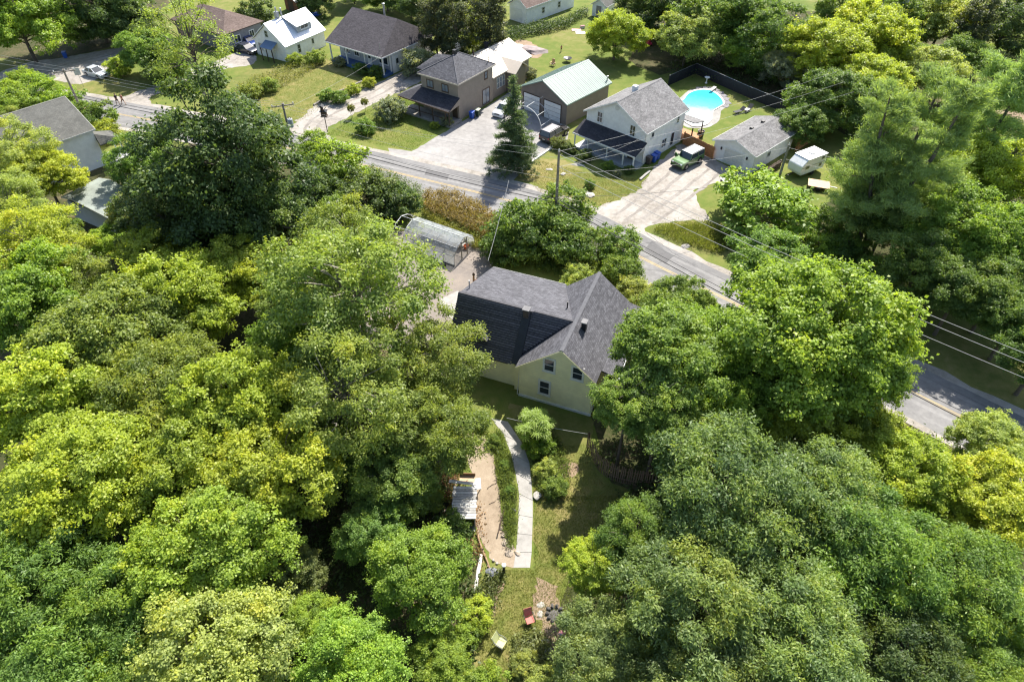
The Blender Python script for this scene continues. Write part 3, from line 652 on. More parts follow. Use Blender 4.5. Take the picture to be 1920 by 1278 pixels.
# --- small white house with white tin roof and dormer
T = thing('small_white_house', 'small white house with bright tin roof, shed dormer and blue canopied door', 'house', (-41.65, 118.01, 0), -0.54)
w, d, he, hr = 4.03, 9.9, 2.7, 5.8
gable_walls(T, -w+.3, w-.3, .3, d-.3, he-.02, he-.02, 0, hr-.22, WHTSID)
gable_roof(T, -w, w, 0, d, he, he, 0, hr, TIN, WHITE, .12, TIN)
ribs(T, [(w, 0, he), (w, d, he), (0, d, hr), (0, 0, hr)], TIN, .9)
MB().ext([(.35, 4.3, hr-.25), (3.0, 4.3, 3.55), (3.0, 4.3, 4.75), (.35, 4.3, hr-.1)], (0, 3.4, 0)).build('dormer', GREYSID, T)
slab(T, [(3.35, 4.0, 4.72), (3.35, 8.0, 4.72), (.1, 8.0, hr+.06), (.1, 4.0, hr+.06)], TIN, .1, 'dormer_roof')
window(T, 'r', 3.0, 6.0, 3.95, 1.7, .7, WHITE, .1, 'v')
window(T, 'f', .3, -.3, 3.5, .65, 1.0, OFFW, .08, 'h'); window(T, 'f', .3, -2.4, 1.0, .9, 1.1, OFFW, .08, 'v', GLASSB)
window(T, 'r', w-.3, 3.2, .8, .6, 1.3, OFFW, .08, 'h'); window(T, 'r', w-.3, 6.6, 1.3, .45, .8, OFFW, .08, '')
F = fmap('f', .3); dm = MB(); fbox(dm, F, .1, 1.0, .1, 2.1, .003, .06); dm.build('door', OFFW, T)
slab(T, [(-.9, -1.3, 2.25), (1.9, -1.3, 2.25), (1.9, .3, 2.95), (-.9, .3, 2.95)], pm('blue_grey_tin', (.12, .19, .3), .45, .15, 2, 20), .08, 'door_canopy')
for x in (-.8, .5, 1.8): MB().bx(x-.06, x+.06, -1.25, -1.13, 0, 2.15).build('canopy_post', DKWOOD, T)
ch = MB().bx(-.45, .15, 3.0, 3.6, hr-.5, hr+1.0).build('chimney', GREYM, T)
MB().tube([(-.15, 3.3, hr+1.0), (-.15, 3.3, hr+1.7)], .14, 8).build('flue', GREYM, ch); pipe(T, .35, 3.9, hr-.2, hr+1.4, .12, GREYM)

# --- white garage beside the camper
T = thing('white_garage', 'low white garage with weathered grey roof beside the camper', 'garage', (28.83, 80.42, 0), -0.817)
w, d, he, hr = 3.32, 10.4, 2.62, 3.75
gable_walls(T, -w+.3, w-.3, .3, d-.3, he-.02, he-.02, 0, hr-.2, WHTSID)
gable_roof(T, -w, w, 0, d, he, he, 0, hr, SH_PALE, WHITE, .14, CAP_PALE)
garage_door(T, 'f', .3, .1, 2.7, 2.1, OFFW, 4)
for u in (-1.85, 2.0):
    F = fmap('f', .3); m = MB(); fbox(m, F, u-.09, u+.09, 1.65, 2.0, .003, .14); m.build('wall_lantern', BLACK, T)
window(T, 'r', w-.3, 4.0, 1.2, .6, .6, OFFW, .07, 'v')
for y in (4.4, 7.2): MB().bx(-.75, -.35, y, y+.4, hr-.3, hr+.06).build('roof_vent', BLACK, T)

# --- grey roofed white house at the left edge
T = thing('left_white_house', 'white walled house with plain olive grey roof at the left edge', 'house', (-66.0, 76.3, 0), -0.72)
T.name = 'white_house'
w, d, he, hr = 6.4, 11.8, 5.0, 7.5
gable_walls(T, -w+.3, w-.3, .3, d-.3, he-.02, he-.02, 0, hr-.2, WHTSID)
gable_roof(T, -w, w, 0, d, he, he, 0, hr, SH_OLIVE, OFFW, .14, pm('olive_ridge', (.17, .17, .15), .9, .2, 2, 20))
slab(T, [(w+.6, d-.4, 3.1), (w+.6, d+2.4, 3.1), (w-2.6, d+2.4, 3.1), (w-1.4, d-.28, 4.3), (w-.28, d-.28, 4.3)], SH_OLIVE, .1, 'porch_roof')
for x, y in ((w+.3, d+2.1), (w-2.3, d+2.1)): MB().bx(x-.07, x+.07, y-.07, y+.07, 0, 3.0).build('porch_post', WHITE, T)
MB().bx(w-2.6, w+.6, d-.28, d+2.4, 0, .5).build('porch_floor', OFFW, T)
m = MB()
for k in range(3): m.bx(w-1.6, w-.2, d+2.4+.3*k, d+2.7+.3*k, 0, .38-.12*k)
m.build('porch_step', OFFW, T)
window(T, 'r', w-.3, 6.0, 3.0, .8, 1.2, WHITE, .1, 'h')

# --- grey green shed roof among the trees
T = thing('low_shed', 'low shed with faded grey green roof hidden among trees at left', 'shed', (-52.4, 68.0, 0), -0.52)
for x0, x1, y0, y1 in ((.25, 10.6, .3, .42), (.25, 10.6, 4.5, 4.62), (.25, .4, .42, 4.5), (10.45, 10.6, .42, 4.5)): MB().bx(x0, x1, y0, y1, 0, 2.35).build('wall', GREYSID, T)
gable_roof(T, 0, 11, 0, 5, 2.9, 2.5, 2.2, 3.3, pm('faded_green_felt', (.24, .27, .24), .9, .25, .6, 8), OFFW, .12)

# --- buildings along the top
T = thing('long_white_garage', 'long white garage with mauve grey roof behind the backyard hedge', 'garage', at(969, 42), -0.75)
w, d, he, hr = 2.5, 15.0, 3.0, 4.7
gable_walls(T, -w+.3, w-.3, .3, d-.3, he-.02, he-.02, 0, hr-.2, WHTSID)
gable_roof(T, -w, w, 0, d, he, he, 0, hr, SH_RUST, WHITE, .14, SH_RUST)
garage_door(T, 'f', .3, -.3, 2.5, 2.3, WHITE, 4)
for u in (5.2, 10.0): window(T, 'r', w-.3, u, 1.0, .7, 1.0, OFFW, .08, 'h')
T = thing('garden_shed', 'little white gabled shed beside the long white garage', 'shed', at(1122, 32), -0.6)
gable_walls(T, -1.5, 1.5, 0, 3.6, 2.2, 2.2, 0, 3.2, WHTSID)
gable_roof(T, -1.8, 1.8, -.25, 3.9, 2.15, 2.15, 0, 3.4, SH_OLIVE, WHITE, .12)
F = fmap('f', 0); dm = MB(); fbox(dm, F, -.6, .5, .05, 2.0, .003, .05); dm.build('door', GREYW, T)
T = thing('brown_shed', 'rusty brown shed with grey tin roof behind the small white house', 'shed', at(548, 22), -0.75)
gable_walls(T, -2.2, 2.2, 0, 4.5, 2.4, 2.4, 0, 3.3, pm('rust_red_boards', (.19, .075, .04), .85, .3, 2, 14))
gable_roof(T, -2.6, 2.6, -.4, 4.9, 2.3, 2.3, 0, 3.4, pm('dull_tin', (.45, .44, .45), .5, .2, 2, 12, metal=.2), None, .1)
MB().bx(-1.0, .9, -.03, -.003, 0, 2.0).build('door', DKWOOD, T)
T = thing('brown_roof_house', 'low house with hipped brown roof half hidden behind the airy tree', 'house', at(377, 84), -0.6)
w, d = 7.5, 9
for x0, x1, y0, y1 in ((-w+.5, w-.5, .5, .65), (-w+.5, w-.5, d-.65, d-.5), (-w+.5, -w+.65, .65, d-.65), (w-.65, w-.5, .65, d-.65)): MB().bx(x0, x1, y0, y1, 0, 3.0).build('wall', pm('dusky_siding', (.22, .22, .24), .7, .15), T)
A, B = (-3.4, d/2, 5.3), (3.4, d/2, 5.3); he = 3.05
slab(T, [(-w, 0, he), (w, 0, he), B, A], SH_RUST); slab(T, [(w, 0, he), (w, d, he), B], SH_RUST); slab(T, [(w, d, he), (-w, d, he), A, B], SH_RUST); slab(T, [(-w, d, he), (-w, 0, he), A], SH_RUST)
window(T, 'r', w-.5, 3.0, 1.0, 1.2, 1.1, WHITE, .1, 'v'); window(T, 'r', w-.5, 6.2, 1.0, .9, 1.1, WHITE, .1, 'v')
T = thing('far_house', 'far grey roofed house just showing above the yellow trees at top right', 'house', at(1690, 8), -0.7)
gable_walls(T, -4, 4, 0, 9, 2.8, 2.8, 0, 4.5, GREYSID); gable_roof(T, -4.4, 4.4, -.4, 9.4, 2.75, 2.75, 0, 4.75, SH_RUST, None, .14)
# ------------------------------------------------------------------ vegetation
def nrm(a): return a/np.maximum(np.linalg.norm(a, axis=1, keepdims=True), 1e-6)
def leaf_mesh(name, c, n, ax, L, W, tint, mat, fold=.18):
    """one folded diamond leaf per row"""
    n = nrm(n); ax = nrm(ax - n*np.sum(ax*n, 1, keepdims=True)); sd = np.cross(n, ax)
    L = np.asarray(L).reshape(-1, 1); W = np.asarray(W).reshape(-1, 1)
    a = c - ax*L*.5; b = c + sd*W*.5 + n*W*fold - ax*L*.05; t = c + ax*L*.5 - n*L*.12; d = c - sd*W*.5 + n*W*fold - ax*L*.05
    k = len(c); v = np.stack([a, b, t, d], 1).reshape(-1, 3).astype(np.float32)
    me = bpy.data.meshes.new(name)
    me.vertices.add(4*k); me.vertices.foreach_set('co', v.ravel())
    me.loops.add(4*k); me.loops.foreach_set('vertex_index', np.arange(4*k, dtype=np.int32))
    me.polygons.add(k); me.polygons.foreach_set('loop_start', np.arange(0, 4*k, 4, dtype=np.int32))
    me.polygons.foreach_set('loop_total', np.full(k, 4, dtype=np.int32))
    at_ = me.attributes.new('tint', 'FLOAT', 'FACE'); at_.data.foreach_set('value', np.clip(tint, 0, 1).astype(np.float32))
    me.update(); me.materials.append(mat)
    return me
def spaced(rng, n, gen, tries=14):
    P = [gen(1)[0]]
    for _ in range(n-1):
        q = gen(tries); dd = np.min(np.linalg.norm(q[:, None]-np.array(P)[None], axis=2), 1); P.append(q[np.argmax(dd)])
    return np.array(P)
def tufts_to_leaves(rng, tp, td, tt, nl, tr, L, W, up=.8, rnd=.45, droop=.25, flat=.6, needle=False):
    k = len(tp); idx = np.repeat(np.arange(k), nl)
    off = rng.normal(0, 1, (k*nl, 3))*(tr*rng.uniform(.6, 1.35, k))[idx][:, None]*np.array([1, 1, flat]); c = tp[idx]+off; d = td[idx]
    if needle:
        ax = nrm(d*.9+np.array([0, 0, .45])+rng.normal(0, .5, (k*nl, 3))); n = rng.normal(0, 1, (k*nl, 3))+np.array([0, 0, .4])
    else:
        n = d*.5+np.array([0, 0, up])+rng.normal(0, rnd, (k*nl, 3))
        ax = nrm(off)*.6+d*.5-np.array([0, 0, droop])+rng.normal(0, .5, (k*nl, 3))
    l = L*rng.uniform(.6, 1.45, k*nl); w = l*W
    return c, n, ax, l, w, tt[idx]+rng.uniform(-.2, .2, k*nl)
def limb(mb, rng, a, b, r0, r1, n=5, wig=.06):
    a = np.array(a); b = np.array(b); L = np.linalg.norm(b-a); P = []
    for i in range(4):
        t = i/3; p = a+(b-a)*t + rng.normal(0, wig*L*(0 if i in (0, 3) else 1), 3)*np.array([1, 1, .6])
        p[2] += .08*L*math.sin(t*math.pi); P.append(p)
    mb.tube(P, [r0+(r1-r0)*i/3 for i in range(4)], n)
def broad(seed, R=5.0, Rz=3.6, zc=7.5, nl=44, lr=.25, nt=26, nlf=30, tr=.3, L=.25, W=.75, flat=.8, upb=.35, low=-.55, droop=.25, up=.75, rnd=.7,
          fork=.42, stems=1, bark=None, lrv=(.7, 1.3), limbs=.8, pw=.45, tr0=.26):
    """a broad-leaved tree: boughs spread through an uneven crown, each bough a cluster of leafy twigs; returns (crown mesh, trunk mesh)"""
    rng = np.random.default_rng(seed)
    def gen(k):
        d = nrm(rng.normal(0, 1, (k*4, 3))); d = d[d[:, 2] > low][:k]
        while len(d) < k: d = np.vstack([d, d])[:k]
        r = rng.uniform(.04, 1, (k, 1))**pw
        return d*r*rng.uniform(.93, 1.04, (k, 1))*np.array([R, R, Rz])*(1-lr*.6)
    C = spaced(rng, nl, gen); ph = rng.uniform(0, 6.28, 3)
    ang = np.arctan2(C[:, 1], C[:, 0]); C *= (1+.15*np.sin(ang*2+ph[0])+.12*np.sin(ang*5+ph[1])+.08*np.sin(ang*9+ph[2]))[:, None]
    C[:, 2] += rng.normal(0, .06*Rz, nl)
    dv = nrm(C/np.array([R, R, Rz])); C *= (1+.17*np.sin(3.1*dv[:, 0]+ph[0])*np.sin(3.3*dv[:, 1]+ph[1])+.12*np.sin(5*dv[:, 2]+2.2*dv[:, 0]+ph[2]))[:, None]
    qq = np.linalg.norm(C/np.array([R, R, Rz]), axis=1); C *= (np.minimum(qq, .9)/np.maximum(qq, 1e-6))[:, None]
    lrs = lr*R*rng.uniform(.55, 1.5, nl)
    li = np.repeat(np.arange(nl), nt); o = nrm(C/np.array([R, R, Rz]))[li]
    d = nrm(nrm(rng.normal(0, 1, (nl*nt, 3)))+o*.55+np.array([0, 0, upb]))
    sh = np.where(rng.random((nl*nt, 1)) < .14, rng.uniform(1.1, 1.5, (nl*nt, 1)), rng.uniform(.5, 1.08, (nl*nt, 1)))
    tp = C[li]+d*lrs[li][:, None]*sh*np.array([1, 1, flat])+np.array([0, 0, .18])*np.maximum(sh-1, 0)*R/5
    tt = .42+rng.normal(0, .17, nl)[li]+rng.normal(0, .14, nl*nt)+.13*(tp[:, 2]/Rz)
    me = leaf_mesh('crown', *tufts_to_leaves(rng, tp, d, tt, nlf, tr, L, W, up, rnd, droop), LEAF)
    mb = MB(); f = -zc*(1-fork)*.95
    tops = []
    for s in range(stems):
        q = rng.normal(0, .12*R*(stems > 1), 2)
        top = np.array([q[0]+rng.normal(0, .08*R), q[1]+rng.normal(0, .08*R), Rz*.35]); fk = np.array([q[0]*.9, q[1]*.9, -zc*.45])
        mb.tube([(q[0]*.3, q[1]*.3, -zc-2.5), (q[0]*.35, q[1]*.35, -zc), fk, (fk+top)/2+rng.normal(0, .15, 3), top], [tr0*1.2, tr0, tr0*.75, tr0*.45, tr0*.12], 8)
        tops.append((fk, top))
    for i in range(nl):
        if rng.random() > limbs: continue
        fk, top = tops[i % stems]; t = np.clip((C[i, 2]+Rz)/(2*Rz)*.75+rng.uniform(-.1, .1), .02, .9)
        limb(mb, rng, fk+(top-fk)*t, C[i], tr0*.34*(1-t*.6), .025, 4)
    return me, mb, zc
def finish(kind, me, mb, bark):
    t = mb.build('trunk', bark); tm = t.data; bpy.data.objects.remove(t)
    return me, tm
def conifer(seed, H=12.0, Rb=3.5, whorls=20, per=9, droop=.25, tr=.2, L=.32, W=.2, nlf=30, pitch=.0, z0=1.0, shape=1.0):
    rng = np.random.default_rng(seed); mb = MB(); mb.tube([(0, 0, -2), (0, 0, 0), (.05, 0, H*.5), (0, 0, H)], [.24, .2, .12, .02], 7)
    tp = []; td = []
    for w in range(whorls):
        t = w/(whorls-1); z = z0+(H-z0-.15)*t; rad = Rb*(1-t)**shape*rng.uniform(.85, 1.12)+.12
        for k in range(max(4, int(per*(1-t*.5)))):
            a = 6.283*(k/per)+w*1.3+rng.normal(0, .25); rr_ = rad*rng.uniform(.7, 1.1); dz = rr_*(pitch-droop*.6)+rng.normal(0, .1)
            e = np.array([math.cos(a)*rr_, math.sin(a)*rr_, dz])
            mb.tube([(0, 0, z), (e[0]*.5, e[1]*.5, z+e[2]*.35), (e[0], e[1], z+e[2])], [.035, .022, .008], 4)
            m = max(2, int(rr_*4.2))
            for j in range(m):
                s = (j+.8)/(m+.1); side = np.array([-math.sin(a), math.cos(a), 0])*rng.normal(0, .22*rr_*(1-s*.55))
                tp.append(np.array([e[0]*s, e[1]*s, z+e[2]*s*s+rng.normal(0, .06)])+side); td.append(np.array([math.cos(a), math.sin(a), -.15]))
    tp = np.array(tp); td = np.array(td); tt = .42+rng.normal(0, .14, len(tp))
    me = leaf_mesh('crown', *tufts_to_leaves(rng, tp, td, tt, nlf, tr, L, W, .6, .6, .3, .6, True), NEEDLE)
    return me, mb, 0.0
def pine(seed, H=19.0, R=6.5, stems=3, n=120, lean=(0, 0)):
    """white pine: a few rising stems, long level plumes of soft needles with air between them"""
    rng = np.random.default_rng(seed); mb = MB(); tp = []; td = []
    tops = []
    for s in range(stems):
        a = 6.283*s/stems+rng.uniform(0, 1); q = np.array([math.cos(a), math.sin(a)])*R*.33*(stems > 1)
        top = np.array([q[0]*1.6+lean[0], q[1]*1.6+lean[1], H*rng.uniform(.88, 1.0)])
        mb.tube([(q[0]*.1, q[1]*.1, -2), (q[0]*.15, q[1]*.15, 0), (q[0]*.55, q[1]*.55, H*.3), ((q[0]+top[0])/2, (q[1]+top[1])/2, H*.62), tuple(top)], [.5/stems**.5, .42/stems**.5, .3/stems**.5, .17, .03], 8)
        tops.append((np.array([q[0]*.2, q[1]*.2, 0.]), np.array([q[0]*.6, q[1]*.6, H*.35]), top))
    for i in range(n):
        b0, fk, top = tops[i % stems]; t = rng.uniform(0, 1)**.9
        st = b0+(fk-b0)*(.3+t*2.3) if t < .3 else fk+(top-fk)*((t-.3)/.7); a = rng.uniform(0, 6.283); out = (R*(1-.75*t))*rng.uniform(.45, 1.05)
        e = st+np.array([math.cos(a)*out, math.sin(a)*out, out*rng.uniform(.05, .5)])
        limb(mb, rng, st, e, .07*(1-t*.6), .02, 4, .05)
        nb = int(4+out*2.7)
        for j in range(nb):
            s = .32+.72*(j+rng.random())/nb; side = np.array([-math.sin(a), math.cos(a), 0])*rng.normal(0, .17*out+.25)*(1.15-s*.6)
            p = st+(e-st)*s+side; p[2] += rng.normal(0, .16)+.1*s*out
            for q in range(3): tp.append(p+rng.normal(0, .22, 3)*np.array([1, 1, .4])); td.append(nrm((np.array([[math.cos(a), math.sin(a), .35]])+rng.normal(0, .25, (1, 3))))[0])
    tp = np.array(tp); td = np.array(td); tt = .4+rng.normal(0, .16, len(tp))
    me = leaf_mesh('crown', *tufts_to_leaves(rng, tp, td, tt, 34, .26, .44, .12, .6, .6, .3, .55, True), NEEDLE)
    return me, mb, 0.0
def sumac(seed):
    rng = np.random.default_rng(seed); mb = MB(); c = []; n = []; ax = []; L = []
    for s in range(26):
        a = rng.uniform(0, 6.28); r = rng.uniform(.1, 1.55); b = np.array([math.cos(a)*r, math.sin(a)*r, 3.1-.32*r*r+rng.uniform(-.3, .3)])
        mb.tube([(0, 0, -.3), tuple(b*np.array([.5, .5, .55])), tuple(b)], [.04, .028, .014], 5)
        for f in range(9):
            fa = 6.28*f/9+rng.uniform(-.2, .2); dr = np.array([math.cos(fa), math.sin(fa), .32]); ln = rng.uniform(.5, .72)
            for j in range(8):
                t = (j+1)/8; p = b+dr*ln*t-np.array([0, 0, .42*ln*t*t])
                for sg in (-1, 1):
                    sd = np.array([-dr[1], dr[0], 0])*sg; c.append(p+sd*.085); ax.append(sd+dr*.5-np.array([0, 0, .3])); n.append([0, 0, 1]+rng.normal(0, .2, 3)); L.append(.19*(1.15-abs(t-.45)))
    me = leaf_mesh('crown', np.array(c), np.array(n), np.array(ax), np.array(L), np.array(L)*.42, .45+rng.normal(0, .12, len(c)), LEAF)
    return me, mb, 0.0

PROTO = {}
def proto(key, gen, bark, **kw):
    me, mb, zc = gen(**kw); me, tm = finish(key, me, mb, bark); PROTO[key] = (me, tm, kw.get('R', 5.0), zc)
for i in range(5): proto('maple%d' % i, broad, BARK, seed=11+i, nl=54, lr=.195+.012*i, nt=27, nlf=53, tr=.21, L=.172, W=.8, Rz=3.5+.15*i, zc=7.2, flat=.72, upb=.5)
for i in range(4): proto('ash%d' % i, broad, BARK, seed=31+i, nl=62, lr=.18, nt=22, nlf=44, tr=.26, flat=.7, L=.235, W=.36, Rz=3.2, zc=7.4, droop=.55, up=.6, upb=.5)
for i in range(3): proto('airy%d' % i, broad, BARKP, seed=51+i, nl=56, lr=.16, nt=19, nlf=36, tr=.25, L=.19, W=.5, Rz=4.2, zc=8.2, pw=.6, flat=.55, limbs=1.0, stems=2, tr0=.24, low=-.75)
for i in range(3): proto('dense%d' % i, broad, BARK, seed=71+i, nl=64, lr=.175, nt=25, nlf=32, tr=.24, L=.215, W=.6, Rz=4.6, zc=7.4, low=-.9, upb=.45, flat=.65)
proto('elm0', broad, BARK, seed=81, nl=84, lr=.165, nt=26, nlf=34, tr=.24, L=.2, W=.6, Rz=6.0, zc=7.6, low=-.92, upb=.45, flat=.7)
for i in range(3): proto('shrub%d' % i, broad, BARK, seed=91+i, R=2.0, Rz=1.45, zc=1.25, nl=38, lr=.22, nt=16, nlf=20, tr=.12, L=.15, W=.6, low=-.8, flat=.7, upb=.5, fork=.2, stems=3, tr0=.05, limbs=.6)
proto('sparse0', broad, BARK, seed=131, nl=34, lr=.15, nt=12, nlf=16, tr=.3, L=.2, W=.55, Rz=5.4, zc=8.5, pw=.55, limbs=1.0, tr0=.22, low=-.5, droop=.1, R=4.2)
proto('cedar0', broad, BARK, seed=141, R=1.6, Rz=4.6, zc=4.4, nl=52, lr=.3, nt=18, nlf=16, tr=.17, L=.2, W=.45, low=-.95, fork=.1, tr0=.12, limbs=.3, pw=.35)
proto('spruce0', conifer, BARK, seed=151)
proto('pine0', pine, BARK, seed=161)
proto('pine1', pine, BARK, seed=162, H=17, R=5.6, stems=2, n=84, lean=(1.5, -.5))
proto('sumac0', sumac, BARK, seed=171)
PROTO['sumac0'] = PROTO['sumac0'][:2]+(1.9, 0.0); PROTO['spruce0'] = PROTO['spruce0'][:2]+(2.9, 0.0)
PROTO['pine0'] = PROTO['pine0'][:2]+(6.5, 0.0); PROTO['pine1'] = PROTO['pine1'][:2]+(5.6, 0.0)

GREENS = {'yg': (0.376, 0.443, 0.065), 'bg': (0.27, 0.387, 0.065), 'ol': (0.265, 0.335, 0.08), 'dk': (0.13, 0.19, 0.065), 'gg': (0.245, 0.325, 0.115), 'mg': (0.2, 0.3, 0.07), 'yl': (0.385, 0.46, 0.07), 'bd': (0.165, 0.25, 0.06), 'lg': (0.36, 0.42, 0.12), 'pn': (0.33, 0.44, 0.15), 'sp': (0.145, 0.2, 0.1), 'br': (0.25, 0.28, 0.1), 'sv': (0.31, 0.336, 0.212), 'cd': (0.124, 0.146, 0.075), 'md': (0.224, 0.319, 0.068)}
TR = random.Random(77)
def tree(kind, px, py, rpx, col, label, name='tree', cat='tree', group=None, squash=1.0, lift=0.0, base=False, s=None, low=1.0):
    """stands where the photograph shows the crown's middle at this pixel with this half width"""
    me, tm, R0, zc0 = PROTO[kind]; zc0 *= low
    if base: p = at(px, py, 0); sc = s or rpx*depth_of(p)/CAM_F/R0
    else:
        sc = 1.0
        for _ in range(5):
            p = at(px, py, zc0*sc*squash+lift); sc = rpx*depth_of(p)/CAM_F/R0
    rz = TR.uniform(0, 6.28)
    T = thing(name, label, cat, (p.x, p.y, 0), 0, group)
    g = GREENS[col]; j = TR.uniform(.9, 1.1)
    z = zc0*sc*squash+lift
    for nm, m in (('crown', me), ('trunk', tm)):
        o = bpy.data.objects.new(nm, m); COL.objects.link(o); o.parent = T
        o.location = (0, 0, z); o.scale = (sc, sc, sc*squash*(z/(z-lift) if lift and nm == 'trunk' else 1)); o.rotation_euler = (0, 0, rz)
        if nm == 'crown': o.color = (g[0]*j*TR.uniform(.94, 1.06), g[1]*j, g[2]*j, 1)
    return T
G1 = 'maples crowding the left foreground'; G2 = 'trees filling the right foreground'; G3 = 'woodland trees behind the pool'; G4 = 'trees along the top edge'; G5 = 'trees at the left edge'; G6 = 'bushes along the road verge'; G7 = 'garden shrubs around the houses'
M = 'maple_tree'; A_ = 'ash_tree'; S = 'shrub'
